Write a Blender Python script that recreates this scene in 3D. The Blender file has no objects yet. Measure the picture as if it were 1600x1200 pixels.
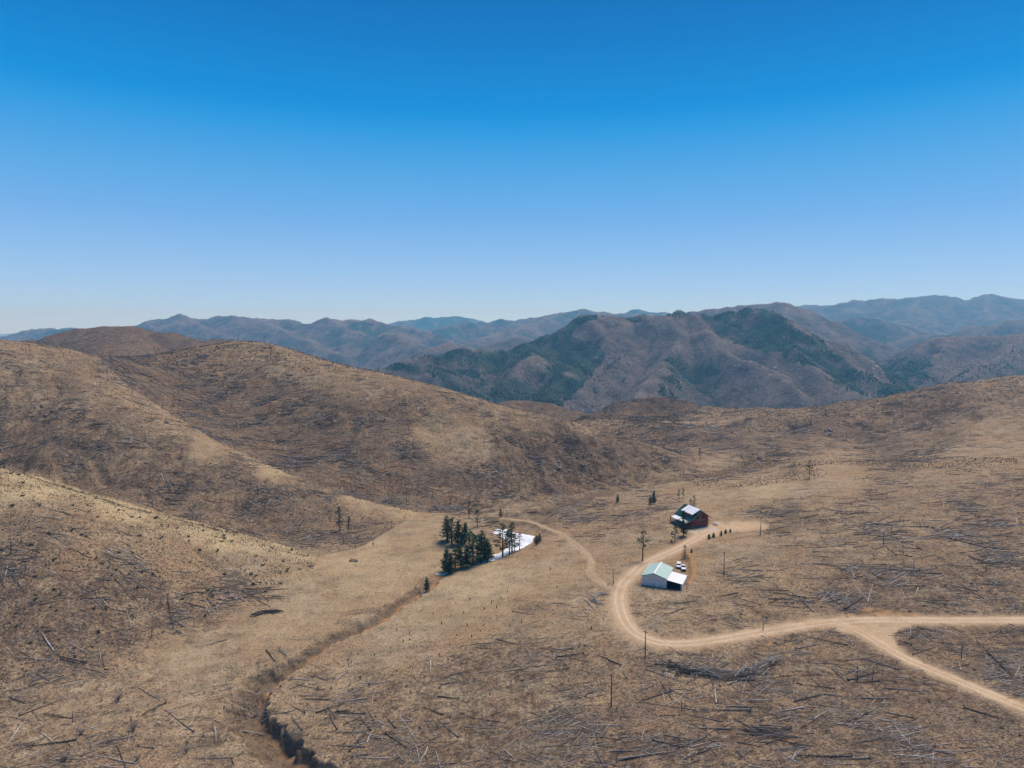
import bpy, bmesh, math, random, time
import numpy as np
from mathutils import Vector, Matrix
T0 = time.time()
R = math.radians
scene = bpy.context.scene
COL = scene.collection

# ------------------------------------------------------------------ camera
CAMZ = 100.0
FPX = 1068.0                       # focal length in photo pixels (1600 wide)
HORIZON = 512.0
PITCH = math.atan((600.0 - HORIZON) / FPX)
cam_data = bpy.data.cameras.new('camera')
cam_data.sensor_width = 36.0
cam_data.lens = 36.0 * FPX / 1600.0
cam_data.clip_start = 1.0
cam_data.clip_end = 150000.0
cam = bpy.data.objects.new('camera', cam_data)
COL.objects.link(cam)
cam.location = (0, 0, CAMZ)
cam.rotation_euler = (math.pi / 2 - PITCH, 0, 0)
scene.camera = cam

# ------------------------------------------------------------------ sky, sun, exposure
SUN_AZ = R(38.0)       # from +Y (view direction) towards +X : the sun stands high beyond the land, to the right
SUN_EL = R(60.0)
world = bpy.data.worlds.new('World')
scene.world = world
world.use_nodes = True
wn = world.node_tree.nodes
wl = world.node_tree.links
wn.clear()
w_out = wn.new('ShaderNodeOutputWorld')
w_bg = wn.new('ShaderNodeBackground')
w_sky = wn.new('ShaderNodeTexSky')
w_sky.sky_type = 'NISHITA'
w_sky.sun_disc = False
w_sky.sun_elevation = SUN_EL
w_sky.sun_rotation = SUN_AZ
w_sky.altitude = 2000
w_sky.air_density = 1.0
w_sky.dust_density = 0.6
w_sky.ozone_density = 2.5
# the photograph's sky: azure overhead paling to the horizon, the same all the way round
EXPOSURE = 1.08
SKY = [(0.0, (.49, .73, .95)), (.02, (.45, .67, .935)), (.058, (.36, .575, .905)), (.10, (.26, .495, .875)), (.15, (.165, .415, .84)), (.20, (.095, .375, .79)),
       (.265, (.02, .305, .745)), (.29, (.0, .262, .70)), (.36, (.0, .19, .575)), (.43, (.0, .137, .465)), (.60, (.02, .105, .36)), (1.0, (.03, .10, .31))]
w_bg.inputs['Strength'].default_value = 0.10
w_tc = wn.new('ShaderNodeTexCoord'); w_sep = wn.new('ShaderNodeSeparateXYZ'); w_ramp = wn.new('ShaderNodeValToRGB')
wl.new(w_tc.outputs['Generated'], w_sep.inputs[0]); wl.new(w_sep.outputs['Z'], w_ramp.inputs['Fac'])
cr = w_ramp.color_ramp
while len(cr.elements) < len(SKY): cr.elements.new(.5)
for e, (p, c) in zip(cr.elements, SKY):
    e.position = p; e.color = c + (1,)
w_gain = wn.new('ShaderNodeVectorMath'); w_gain.operation = 'SCALE'
w_gain.inputs['Scale'].default_value = 10.0 / 2 ** EXPOSURE
w_mix = wn.new('ShaderNodeMix'); w_mix.data_type = 'RGBA'; w_mix.inputs[0].default_value = .99
wl.new(w_ramp.outputs['Color'], w_gain.inputs[0])
wl.new(w_sky.outputs[0], w_mix.inputs[6]); wl.new(w_gain.outputs[0], w_mix.inputs[7])
wl.new(w_mix.outputs[2], w_bg.inputs['Color'])
wl.new(w_bg.outputs[0], w_out.inputs['Surface'])

sun_data = bpy.data.lights.new('sun', 'SUN')
sun_data.energy = 2.1
sun_data.angle = R(35.0)
sun_data.color = (1.0, 0.91, 0.80)
sun = bpy.data.objects.new('sun', sun_data)
COL.objects.link(sun)
sun_dir = Vector((math.sin(SUN_AZ) * math.cos(SUN_EL), math.cos(SUN_AZ) * math.cos(SUN_EL), math.sin(SUN_EL)))
sun.rotation_euler = sun_dir.to_track_quat('Z', 'Y').to_euler()
sun.location = sun_dir * 800

scene.view_settings.view_transform = 'Standard'
scene.view_settings.look = 'None'
scene.view_settings.gamma = 1.0
scene.view_settings.exposure = EXPOSURE
scene.view_settings.use_curve_mapping = False
scene.cycles.max_bounces = 4
scene.cycles.diffuse_bounces = 2
scene.cycles.volume_bounces = 1

# ------------------------------------------------------------------ pixel helpers (photo pixels, 1600 x 1200)
CP, SP = math.cos(PITCH), math.sin(PITCH)
def ray(px, py):
    a = (np.asarray(px, float) - 800.0) / FPX
    b = (600.0 - np.asarray(py, float)) / FPX
    return a, CP + b * SP, -SP + b * CP
def at_depth(px, py, Y):
    dx, dy, dz = ray(px, py)
    k = Y / dy
    return dx * k, dy * k, CAMZ + dz * k
def project(x, y, z):
    zc = y * CP - (z - CAMZ) * SP
    up = y * SP + (z - CAMZ) * CP
    return 800.0 + FPX * x / zc, 600.0 - FPX * up / zc

# ------------------------------------------------------------------ noise
def _hash(ix, iy, seed):
    h = (ix.astype(np.int64) * 374761393 + iy.astype(np.int64) * 668265263 + seed * 1274126177) & 0xffffffff
    h = ((h ^ (h >> 13)) * 1274126177) & 0xffffffff
    return ((h ^ (h >> 16)) & 0xffff).astype(np.float32) * np.float32(2 * math.pi / 65536)
def perlin(x, y, seed=0):
    xi = np.floor(x); yi = np.floor(y)
    xf = (x - xi).astype(np.float32); yf = (y - yi).astype(np.float32)
    xi = xi.astype(np.int64); yi = yi.astype(np.int64)
    u = xf * xf * xf * (xf * (xf * 6 - 15) + 10); v = yf * yf * yf * (yf * (yf * 6 - 15) + 10)
    def g(dx, dy):
        a = _hash(xi + dx, yi + dy, seed)
        return np.cos(a) * (xf - dx) + np.sin(a) * (yf - dy)
    n0 = g(0, 0); n1 = g(1, 0); n2 = g(0, 1); n3 = g(1, 1)
    a = n0 + (n1 - n0) * u; b = n2 + (n3 - n2) * u
    return (a + (b - a) * v) * 1.5
def fbm(x, y, lam, octv, seed=0, gain=0.5):
    s = 0; amp = 1.0; f = 1.0 / lam; tot = 0
    for o in range(octv):
        s = s + amp * perlin(x * f + 17.3 * o, y * f - 9.1 * o, seed + o); tot += amp
        amp *= gain; f *= 2.03
    return s / tot
def ridged(x, y, lam, octv, seed=0, gain=0.5):
    s = 0; amp = 1.0; f = 1.0 / lam; tot = 0
    for o in range(octv):
        s = s + amp * (1 - np.abs(perlin(x * f + 31.7 * o, y * f + 5.9 * o, seed + o)) * 1.6); tot += amp
        amp *= gain; f *= 2.07
    return s / tot
def sstep(a, b, x):
    t = np.clip((x - a) / (b - a), 0, 1)
    return t * t * (3 - 2 * t)
def in_poly(px, py, poly):
    inside = np.zeros(px.shape, bool)
    n = len(poly)
    for i in range(n):
        x0, y0 = poly[i]; x1, y1 = poly[(i + 1) % n]
        if y0 == y1: continue
        c = ((y0 > py) != (y1 > py)) & (px < (x1 - x0) * (py - y0) / (y1 - y0) + x0)
        inside ^= c
    return inside
def poly_dist(x, y, pts, closed=False):
    """distance, signed side, running length along a polyline, index+fraction"""
    best = np.full(x.shape, 1e9); side = np.zeros(x.shape); par = np.zeros(x.shape)
    n = len(pts); m = n if closed else n - 1
    for i in range(m):
        ax, ay = pts[i][0], pts[i][1]; bx, by = pts[(i + 1) % n][0], pts[(i + 1) % n][1]
        dx, dy = bx - ax, by - ay; L2 = dx * dx + dy * dy + 1e-9
        t = np.clip(((x - ax) * dx + (y - ay) * dy) / L2, 0, 1)
        d = np.hypot(x - (ax + t * dx), y - (ay + t * dy))
        k = d < best
        best = np.where(k, d, best)
        side = np.where(k, np.sign(dx * (y - ay) - dy * (x - ax)), side)
        par = np.where(k, i + t, par)
    return best, side, par

# ------------------------------------------------------------------ terrain: control points read off the photograph
NEAR_Z = [   # photo pixel and the height of the ground there (camera 100 m above the garage yard)
 # bottom edge, foreground
 (-250,1300,-12),(10,1200,-13),(250,1200,-14),(450,1200,-14.5),(650,1200,-11),(850,1200,-6),(1000,1200,-3),(1200,1200,0),(1400,1200,2),(1590,1200,3.5),(1900,1200,6),
 (10,1500,-13),(500,1500,-14),(1000,1500,-5),(1590,1500,3),(-400,1500,-10),(2000,1500,8),
 # left meadow
 (10,1095,-11.5),(150,1040,-11.5),(300,1100,-13),(270,995,-10.8),(380,945,-10.2),(450,915,-9.6),(500,885,-9.2),(560,860,-8.8),(620,880,-8.6),(520,950,-10),(420,1010,-11.4),(660,815,-7.8),
 # gully line and right bank
 (690,895,-8.3),(620,955,-9.8),(520,1005,-11.3),(430,1065,-12.6),(410,1110,-13.3),
 (760,900,-7),(700,960,-8.5),(600,1020,-10.3),(500,1080,-11.5),(560,1140,-12),
 (850,920,-4),(900,960,-3),(800,1000,-6),(700,1080,-9),(900,1060,-4.5),(850,880,-5),
 # bench with road, garage and house
 (960,1000,-1.8),(970,935,-1.2),(1036,900,0),(1040,960,-.2),(1010,870,-.2),(1060,860,.8),(1100,830,2),(1080,822,2),(1130,822,2.2),(1180,822,2.6),
 (930,880,-2.8),(950,840,-2.5),(1000,835,-1.0),(900,830,-4.8),(870,850,-5),(1030,800,-.5),(960,800,-4),(900,790,-6.5),
 (1120,1000,-.5),(1240,978,.8),(1340,969,1.8),(1500,969,3),(1590,969,3.6),(1900,969,6),(1410,1030,1.5),(1590,1103,3.4),(1150,1080,-1),(1350,1090,1.2),
 # slope behind the road, right
 (1200,900,3),(1350,900,5),(1500,900,7),(1590,900,8),(1200,840,3.5),(1300,835,6),(1420,835,8.5),(1590,838,11),(1900,838,17),
 (1300,780,7),(1450,780,11),(1590,780,14),(1200,770,2.5),(1120,770,1.0),(1130,745,-1.5),(1050,770,-2.5),
 (1200,735,0),(1300,730,6),(1450,725,12),(1590,718,17),(1900,718,26),
 # pond
 (800,850,-8),(760,876,-8),(830,840,-8),(780,830,-8),(800,812,-6.5),(850,818,-6.5),(740,825,-7.4),(720,860,-8),
 # creek line up the valley
 (870,778,-8.2),(930,768,-8),(1000,757,-7.4),(1070,748,-6.8),(1120,741,-6.3),(1170,725,-5),(1210,712,-4),
]
NEAR_Y = [   # photo pixel and depth (m) of the point
 # hill A (near left spur)
 (10,730,335),(120,765,332),(250,800,330),(380,833,335),(430,850,338),(60,850,268),(180,880,268),(300,900,280),(400,890,300),(100,960,235),(10,960,232),(-250,690,330),(-250,900,240),(200,840,292),
 (10,1030,214),
 # hill B
 (10,532,570),(100,544,565),(160,562,548),(200,604,510),(290,660,465),(340,690,445),(450,740,412),(560,780,400),(640,798,398),(-250,520,560),
 (60,640,455),(60,700,400),(150,700,412),(200,740,392),(300,760,390),(400,800,376),(480,830,364),(540,850,352),(-250,640,420),
 (150,625,470),
 # draw behind hill A
 (10,735,372),(250,803,368),(400,838,362),
 # hill C
 (240,553,660),(300,544,690),(370,532,700),(420,538,680),(480,559,645),(560,577,615),(640,594,585),(720,616,568),(800,639,555),(880,659,545),(1000,689,540),(1080,719,525),
 (280,600,590),(340,640,540),(400,640,545),(500,640,530),(450,700,480),(550,700,470),(600,740,445),(650,780,420),(700,680,500),(700,740,452),(750,770,432),(800,720,475),(800,770,435),
 (235,600,545),(270,632,515),(310,662,488),(350,688,466),(460,738,430),(570,778,413),(200,570,565),
 (860,720,485),(900,745,470),(950,720,500),(950,750,478),(1020,725,508),(700,795,412),
 # mid right: rolling ground up to the crest that hides the canyon
 (1100,720,535),(1150,705,570),(1250,700,610),(1350,690,640),(1200,672,690),(1100,670,700),(1000,668,720),(930,658,760),(1060,659,780),(1180,645,800),(1250,641,800),(1350,632,790),(1420,615,775),(1480,606,765),(1590,600,760),(1900,588,760),
 (1300,650,740),(1400,640,720),(1480,640,690),(1560,630,690),(1450,670,640),(1520,672,600),(1590,655,600),(1590,690,520),(1900,690,500),(1900,640,620),(1480,692,570),(1400,712,520),
]
BACK = [  # hidden ground behind the crests: (px, depth, z)
 (10,660,62),(100,640,64),(-250,640,70),
 (10,390,8),(120,385,2),(250,372,-4),(-250,390,10),
 (240,800,60),(370,840,55),(480,800,35),(640,720,20),(800,680,-8),(880,660,-14),(1000,620,-14),(-250,900,60),(10,800,62),
 (640,850,-20),(800,850,-30),(400,1000,20),(200,1000,50),(-300,1100,50),
 (930,850,-16),(1060,880,-14),(1180,920,-18),(1300,920,-14),(1420,900,8),(1590,900,30),(1900,900,40),
 (930,1000,-60),(1100,1050,-60),(1300,1050,-60),(1500,1050,-30),(1700,1050,-10),(1950,1050,0),
 (700,1100,-80),(500,1200,-60),(900,1250,-140),(1200,1250,-140),(1500,1250,-120),(1900,1300,-90),
]
cps = []
for px, py, z in NEAR_Z:
    dx, dy, dz = ray(px, py); k = (z - CAMZ) / dz
    cps.append((dx * k, dy * k, z))
for px, py, Y in NEAR_Y:
    cps.append(tuple(float(v) for v in at_depth(px, py, Y)))
for px, Y, z in BACK:
    cps.append(((px - 800) / FPX * Y, Y, z))
cps = np.array(cps)
def tps_fit(P, lam):
    X = P[:, :2] / 100.0; n = len(X)
    d = np.hypot(X[:, None, 0] - X[None, :, 0], X[:, None, 1] - X[None, :, 1])
    K = np.where(d > 0, d * d * np.log(np.maximum(d, 1e-9)), 0) + lam * np.eye(n)
    A = np.zeros((n + 3, n + 3)); A[:n, :n] = K
    A[:n, n] = 1; A[:n, n + 1:] = X; A[n, :n] = 1; A[n + 1:, :n] = X.T
    b = np.zeros(n + 3); b[:n] = P[:, 2]
    return X, np.linalg.solve(A, b)
def tps_eval(fit, x, y):
    X, w = fit; n = len(X)
    xs = (x / 100.0).astype(np.float32); ys = (y / 100.0).astype(np.float32)
    out = (w[n] + w[n + 1] * xs + w[n + 2] * ys).astype(np.float64)
    for i in range(n):
        r2 = (xs - np.float32(X[i, 0])) ** 2 + (ys - np.float32(X[i, 1])) ** 2
        out += w[i] * 0.5 * r2 * np.log(r2 + 1e-12)
    return out
near_fit = tps_fit(cps, 0.02)

# far ridges: group name, slope, polyline of (px, py, depth)
RIDGES = [
 ('burnt_ridge', .50, [(-250,520,1300),(20,537,1300),(60,532,1320),(130,516,1350),(170,513,1350),(205,511,1350),(240,521,1330),(290,528,1300),(345,533,1260),(430,560,1200)]),
 ('burnt_ridge', .50, [(205,511,1350),(180,530,1200),(170,545,1080)]),
 ('burnt_knoll', .55, [(890,660,930),(930,646,940),(975,629,950),(1005,621,955),(1035,618,955),(1060,627,955),(1095,648,950)]),
 ('burnt_knoll', .55, [(1005,621,955),(985,640,915),(960,655,890)]),
 ('burnt_knoll', .55, [(1050,622,955),(1040,645,920)]),
 ('burnt_knoll', .40, [(800,628,1060),(850,632,1060),(890,645,1050)]),
 ('grassy_knoll', .35, [(1085,652,880),(1125,640,885),(1160,640,890),(1230,648,900)]),
 # forested mountain in the middle
 ('mountain', .60, [(560,590,2300),(620,573,2350),(680,561,2450),(720,554,2500),(760,550,2550),(800,544,2600),(830,533,2650),(850,520,2700),(880,506,2750),(915,495,2800),(950,492,2800),(985,491,2780),(1040,491,2750),(1095,490,2700),(1130,487,2650),(1165,481,2650),(1190,487,2600),(1215,496,2550),(1250,516,2450),(1290,545,2350),(1330,570,2250),(1370,592,2150),(1395,606,2080)]),
 ('mountain', .62, [(1095,490,2700),(1105,520,2500),(1120,545,2350),(1150,560,2250),(1180,572,2180),(1215,590,2080),(1250,615,1950)]),
 ('mountain', .62, [(985,491,2780),(960,525,2550),(920,560,2350),(880,585,2200),(850,605,2100)]),
 ('mountain', .62, [(1040,491,2750),(1060,530,2480),(1040,570,2250),(1010,600,2080),(990,630,1900)]),
 ('mountain', .62, [(830,533,2650),(830,560,2400),(800,585,2250),(740,600,2150)]),
 ('mountain', .62, [(720,554,2500),(690,575,2350),(640,590,2250)]),
 ('mountain', .62, [(1250,516,2450),(1240,550,2250),(1290,590,2050),(1330,610,1900)]),
 # ridge right behind it
 ('mountain', .50, [(1080,490,4200),(1120,485,4200),(1150,480,4200),(1190,476,4200),(1235,476,4150),(1262,490,4000),(1290,512,3800),(1320,535,3600),(1345,560,3400),(1375,585,3200)]),
 ('mountain', .50, [(1235,476,4150),(1215,500,3700),(1260,530,3400)]),
 # rocky mountain at the right edge
 ('rocky_mountain', .55, [(1380,600,2500),(1405,570,2650),(1430,548,2800),(1460,534,2900),(1490,528,2950),(1520,531,2950),(1555,526,2900),(1600,521,2850),(1750,505,2800),(2000,500,2800)]),
 ('rocky_mountain', .55, [(1600,521,2850),(1560,560,2500),(1510,590,2250),(1480,610,2100)]),
 ('rocky_mountain', .55, [(1490,528,2950),(1450,565,2600),(1420,595,2350)]),
 # valley ranges between
 ('mountain', .40, [(1180,540,5200),(1260,520,5400),(1310,502,5600),(1345,491,5600),(1370,497,5500),(1400,512,5300),(1440,530,5000)]),
 ('mountain', .40, [(1330,560,4400),(1380,540,4500),(1420,530,4600),(1450,522,4700),(1500,515,4700),(1600,500,4800),(1800,495,4800)]),
 ('mountain', .35, [(1190,500,8300),(1225,478,8300),(1260,475,8300),(1290,476,8200),(1340,470,8000),(1365,466,8000),(1400,467,7900),(1440,461,7800),(1475,462,7800),(1495,467,7800),(1512,470,7800),(1545,459,7800),(1575,466,7700),(1600,470,7700),(1800,470,7700),(2100,476,7700)]),
 ('mountain', .35, [(1440,461,7800),(1420,490,7000),(1400,505,6500)]),
 ('mountain', .35, [(1545,459,7800),(1540,490,7000),(1560,505,6400)]),
 # centre-left range
 ('mountain', .38, [(150,520,6000),(225,505,6200),(250,497,6200),(280,492,6200),(310,497,6150),(327,500,6100),(345,494,6100),(365,495,6050),(400,499,6000),(440,501,6000),(485,504,5900),(510,497,5900),(535,503,5900),(575,500,5900),(620,506,5800),(650,515,5700),(690,528,5500)]),
 ('mountain', .40, [(400,499,6000),(450,520,5300),(500,545,4700),(540,560,4300)]),
 ('mountain', .40, [(280,492,6200),(320,515,5500),(380,535,4900)]),
 ('mountain', .40, [(510,497,5900),(560,525,5200),(600,520,4900),(640,532,4500),(660,548,4200)]),
 ('mountain', .40, [(620,506,5800),(590,530,5000)]),
 ('mountain', .45, [(640,566,3500),(670,550,3600),(700,538,3650),(730,543,3600),(760,553,3500)]),
 ('mountain', .42, [(740,550,3900),(790,532,4000),(830,530,4000),(850,540,3900)]),
 # teal far hills
 ('mountain', .30, [(560,515,10500),(620,503,10500),(660,496,10500),(690,493,10500),(720,495,10500),(760,503,10500)]),
 ('mountain', .33, [(650,535,7000),(700,510,7200),(750,501,7400),(800,498,7500),(835,496,7500),(860,490,7500),(885,485,7500),(910,483,7500),(935,488,7500),(970,490,7400),(1020,492,7300)]),
 ('mountain', .33, [(940,492,9000),(970,488,9000),(1000,483,9000),(1030,488,9000),(1080,495,9000)]),
 ('mountain', .33, [(885,485,7500),(840,505,6600),(780,520,6000),(740,535,5600)]),
 # far left
 ('mountain', .30, [(-300,535,6500),(0,526,6500),(40,517,6500),(70,514,6500),(105,511,6400),(130,511,6300),(170,520,6000)]),
]
FLOOR = -230.0

# grid: straight rows of equal depth, columns fan out from under the camera
cols_in = np.arange(-12, 1613, 1.8)
cols = np.concatenate([np.arange(-560, -12, 9.0), cols_in, np.arange(cols_in[-1] + 6, 2160, 9.0)])
rows = [92.0]
while rows[-1] < 1000: rows.append(rows[-1] + 0.52 * (max(rows[-1], 150) / 170.0) ** 1.45)
while rows[-1] < 12000: rows.append(rows[-1] + 7.0 * (rows[-1] / 1000.0) ** 1.2)
while rows[-1] < 20000: rows.append(rows[-1] * 1.15)
rows = np.array(rows)
NC, NR = len(cols), len(rows)
tcol = (cols - 800.0) / FPX
GX = rows[:, None] * tcol[None, :]
GY = np.repeat(rows[:, None], NC, 1)
print('grid', NR, NC, NR * NC)

nearrow = int(np.searchsorted(rows, 1500))
GZ = np.full((NR, NC), FLOOR)
xn, yn = GX[:nearrow], GY[:nearrow]
zn = tps_eval(near_fit, xn, yn)
print('tps', time.time() - T0)

# rough, hummocky ground: little on the meadows, more on the hills
OWNER = np.full((NR, NC), -1, np.int32)
hilly = np.clip((np.abs(np.gradient(zn, axis=0) / np.gradient(yn, axis=0))), 0, .5) * 2
hilly = np.maximum(hilly, sstep(620, 800, yn) * .6)
zn += fbm(xn, yn, 70, 3, 5) * (0.6 + 3.5 * hilly) * sstep(120, 320, yn)
zn += fbm(xn, yn, 16, 3, 9) * (0.18 + 1.1 * hilly)
gul = ridged(xn + .5 * yn, yn - .35 * xn, 55, 2, 21)
zn -= np.clip(gul - .72, 0, 1) * 7.0 * hilly * sstep(250, 420, yn)
zn += fbm(xn, yn, 3.2, 2, 13) * (0.05 + 0.25 * hilly)
fold = sstep(0, 120, xn - .18 * yn) * sstep(430, 560, yn) * (1 - sstep(900, 1100, yn))
zn += fold * ((ridged(xn + .4 * yn, yn * 1.3, 150, 2, 23) - .6) * 11 + fbm(xn, yn, 45, 2, 25) * 2.5)
zn -= sstep(1000, 1500, yn) * 260
print('near', time.time() - T0)

# far skeleton
frow = int(np.searchsorted(rows, 800))
xf, yf = GX[frow:], GY[frow:]
wx = fbm(xf, yf, 900, 3, 31) * 170; wy = fbm(xf, yf, 900, 3, 41) * 170
damp = sstep(1000, 2200, yf)
xw, yw = xf + wx * damp * .6, yf + wy * damp * .6
dcrest = np.full(xf.shape, 1e9); zfar = np.full(xf.shape, -1e9); own = np.full(xf.shape, -1, np.int32)
names = []
for gi, (nm, sl, pl) in enumerate(RIDGES):
    P3 = [tuple(float(v) for v in at_depth(px, py, Y)) for px, py, Y in pl]
    ymin = min(p[1] for p in P3); ymax = max(p[1] for p in P3)
    reach = 420 / sl if ymax > 1500 else 260
    r0 = int(np.searchsorted(rows[frow:], ymin - reach)); r1 = int(np.searchsorted(rows[frow:], ymax + reach))
    X_, Y_, XR, YR = xw[r0:r1], yw[r0:r1], xf[r0:r1], yf[r0:r1]
    far_f = sstep(1100, 2600, ymax)
    best = np.full(X_.shape, -1e9); dmin = np.full(X_.shape, 1e9)
    for (ax, ay, az), (bx, by, bz) in zip(P3[:-1], P3[1:]):
        dx, dy = bx - ax, by - ay; L2 = dx * dx + dy * dy
        # on the crest itself no warp, so the skyline stays where it is; below it the warp carves spurs
        t0 = np.clip(((XR - ax) * dx + (YR - ay) * dy) / L2, 0, 1)
        d0 = np.hypot(XR - (ax + t0 * dx), YR - (ay + t0 * dy))
        k = np.clip(d0 / (300 if ymax > 1500 else 120), 0, 1) * far_f
        x_ = XR + (X_ - XR) * k; y_ = YR + (Y_ - YR) * k
        t = np.clip(((x_ - ax) * dx + (y_ - ay) * dy) / L2, 0, 1)
        d = np.hypot(x_ - (ax + t * dx), y_ - (ay + t * dy))
        dmin = np.minimum(dmin, d)
        rnd = 11.0 if ymax > 1500 else (12.0 if nm == 'burnt_knoll' else 45.0)
        best = np.maximum(best, az + t * (bz - az) - sl * (np.sqrt(d * d + rnd * rnd) - rnd))
    sub = zfar[r0:r1]; so = own[r0:r1]; dc = dcrest[r0:r1]
    so[best > sub] = gi; dc[best > sub] = dmin[best > sub]
    zfar[r0:r1] = np.maximum(sub, best)
print('ridges', time.time() - T0)
gid = np.clip(zfar - FLOOR, 0, 300) / 300
g1 = ridged(xf * .9 + .25 * wx, (yf + .25 * wy) * .6, 360, 3, 51, .42)
g2 = ridged(xf, yf, 110, 3, 61)
farf = sstep(1100, 2200, yf)
zfar += farf * ((g1 - .55) * 84 * np.clip(gid * 1.0, .1, .6) + (g2 - .55) * 6 * (.4 + yf / 6000)) + fbm(xf, yf, 40, 3, 71) * (2.4 + 1.5 * farf) + (1 - farf) * (ridged(xf, yf, 130, 3, 77) - .55) * 13
zfar = np.maximum(zfar, FLOOR + np.clip((yf - 9000) / 11000, 0, 1.2) * 150 + fbm(xf, yf, 1500, 3, 81) * 40 - 20 + g2 * 10)
GZ[:nearrow] = zn
ov = slice(frow, nearrow)
a_, b_ = zn[frow:], zfar[:nearrow - frow]
kk = 6.0
mx = np.maximum(a_, b_) + kk * np.log1p(np.exp(-np.abs(a_ - b_) / kk)) - kk * .0
GZ[ov] = mx
OWNER[ov] = np.where(b_ > a_, own[:nearrow - frow], -1)
GZ[nearrow:] = zfar[nearrow - frow:]
OWNER[nearrow:] = np.where(zfar[nearrow - frow:] > FLOOR + 25, own[nearrow - frow:], -2)
print('far', time.time() - T0)

def gsample(x, y, A=None):
    A = GZ if A is None else A
    x = np.asarray(x, float); y = np.asarray(y, float)
    c = np.interp(x / y, tcol, np.arange(NC)); r = np.interp(y, rows, np.arange(NR))
    c0 = np.clip(c.astype(int), 0, NC - 2); r0 = np.clip(r.astype(int), 0, NR - 2)
    fc = c - c0; fr = r - r0
    return (A[r0, c0] * (1 - fc) + A[r0, c0 + 1] * fc) * (1 - fr) + (A[r0 + 1, c0] * (1 - fc) + A[r0 + 1, c0 + 1] * fc) * fr
def ground_at(px, py, ymax=1400.0):
    """first hit of the view ray through a photo pixel with the terrain"""
    ys = rows[rows < ymax]
    x, y, z = at_depth(px, py, ys)
    h = gsample(x, y)
    below = np.nonzero(z < h)[0]
    if len(below) == 0: return None
    i = max(below[0], 1)
    a = (z[i - 1] - h[i - 1]); b = (h[i] - z[i]); t = a / (a + b + 1e-9)
    Y = ys[i - 1] + t * (ys[i] - ys[i - 1])
    x, y, z = at_depth(px, py, Y)
    return float(x), float(y), float(gsample(x, y))

# ------------------------------------------------------------------ gully, pond, roads, building pads pressed into the ground
def spline(P, n=8):
    P = [np.array(p, float) for p in P]; out = []
    for i in range(len(P) - 1):
        p0 = P[max(i - 1, 0)]; p1 = P[i]; p2 = P[i + 1]; p3 = P[min(i + 2, len(P) - 1)]
        for k in range(n):
            t = k / n
            out.append(.5 * ((2 * p1) + (-p0 + p2) * t + (2 * p0 - 5 * p1 + 4 * p2 - p3) * t * t + (-p0 + 3 * p1 - 3 * p2 + p3) * t ** 3))
    out.append(P[-1]); return np.array(out)
def world_line(pix, n=6):
    return spline([ground_at(px, py) for px, py in pix], n)
def smooth_z(L, k=9):
    z = L[:, 2]; pad = np.concatenate([np.full(k, z[0]), z, np.full(k, z[-1])])
    ker = np.hanning(2 * k + 1); ker /= ker.sum()
    L[:, 2] = np.convolve(pad, ker, 'same')[k:-k]; return L
nr = int(np.searchsorted(rows, 900))
X, Y, Z = GX[:nr], GY[:nr], GZ[:nr]           # views: edits land in GZ
GRASS = np.zeros((NR, NC)); DIRT = np.zeros((NR, NC)); ORANGE = np.zeros((NR, NC)); WOOD = np.zeros((NR, NC))
YARD = np.zeros((NR, NC))

gully = world_line([(712,886),(690,897),(668,916),(642,934),(612,955),(585,973),(555,986),(520,1000),(490,1020),(462,1040),(436,1058),(414,1076),(401,1097),(405,1117),(420,1137),(441,1157),(470,1182),(503,1207),(540,1235),(590,1270)])
def box(L, m):
    r0, r1 = np.searchsorted(rows, [L[:, 1].min() - m, L[:, 1].max() + m]); return slice(max(int(r0), 0), int(r1))
s = box(gully, 30)
d, side, par = poly_dist(X[s], Y[s], gully)
u = par / (len(gully) - 1)
wob = fbm(X[s], Y[s], 9, 3, 91); wob2 = fbm(X[s], Y[s], 3.5, 2, 92)
depth = 1.9 + 1.9 * sstep(.3, .75, u) + .9 * wob
depth *= sstep(0, .12, u)
sd = d * side                                  # polyline runs towards the camera: + is the left bank as seen in the picture? decided below
sgn = 1.0
lx = sd * sgn + np.where(sd < 0, 1.0, .4) * fbm(X[s], Y[s], 7, 2, 96) * 2.0 + fbm(X[s], Y[s], 2.6, 2, 97) * .7
wl_, wr_ = 4.4 + 4.2 * wob + 1.8 * wob2 + 2.5 * sstep(.45, .6, u), 1.8 + 1.4 * wob2
bed = 1.3 + .8 * wob2
prof = np.where(lx < 0, 1 - np.clip((-lx - bed) / np.maximum(1.2, wl_ + 1.2 * sstep(.4, .8, u)), 0, 1), 1 - sstep(bed, bed + wr_, lx))
prof = np.clip(prof * 1.15, 0, 1)
Z[s] -= depth * prof
ORANGE[:nr][s] = np.maximum(ORANGE[:nr][s], (1 - sstep(.5, 2.4, np.abs(lx - .8) + wob2 * 1.4)) * (1 - .7 * sstep(.5, .68, u)) * .9)
bankm = np.clip(prof * 1.6, 0, 1) * (prof < .98) * (lx < 0)
GULLY = np.zeros((NR, NC)); GULLY[:nr][s] = np.clip(prof * 1.5, 0, 1) * sstep(.02, .1, u)
# side washes joining it
for wpix, dep in (([(395,1105),(372,1122),(350,1128),(330,1136)], 1.6), ([(430,1062),(405,1060),(385,1070)], 1.5), ([(402,1097),(385,1092),(372,1098)], 1.6), ([(455,1170),(440,1180),(415,1186)], 1.6), ([(560,985),(548,975),(530,972)], .9), ([(335,1158),(300,1165),(262,1180)], 1.0), ([(600,960),(575,955),(545,958)], .8)):
    W = world_line(wpix, 6); s = box(W, 14)
    d, _, par = poly_dist(X[s], Y[s], W)
    k = (1 - sstep(.4, 3.6, d + fbm(X[s], Y[s], 4, 2, 95))) * (1 - .6 * par / len(W))
    Z[s] -= dep * k; GULLY[:nr][s] = np.maximum(GULLY[:nr][s], k * .9)
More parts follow.
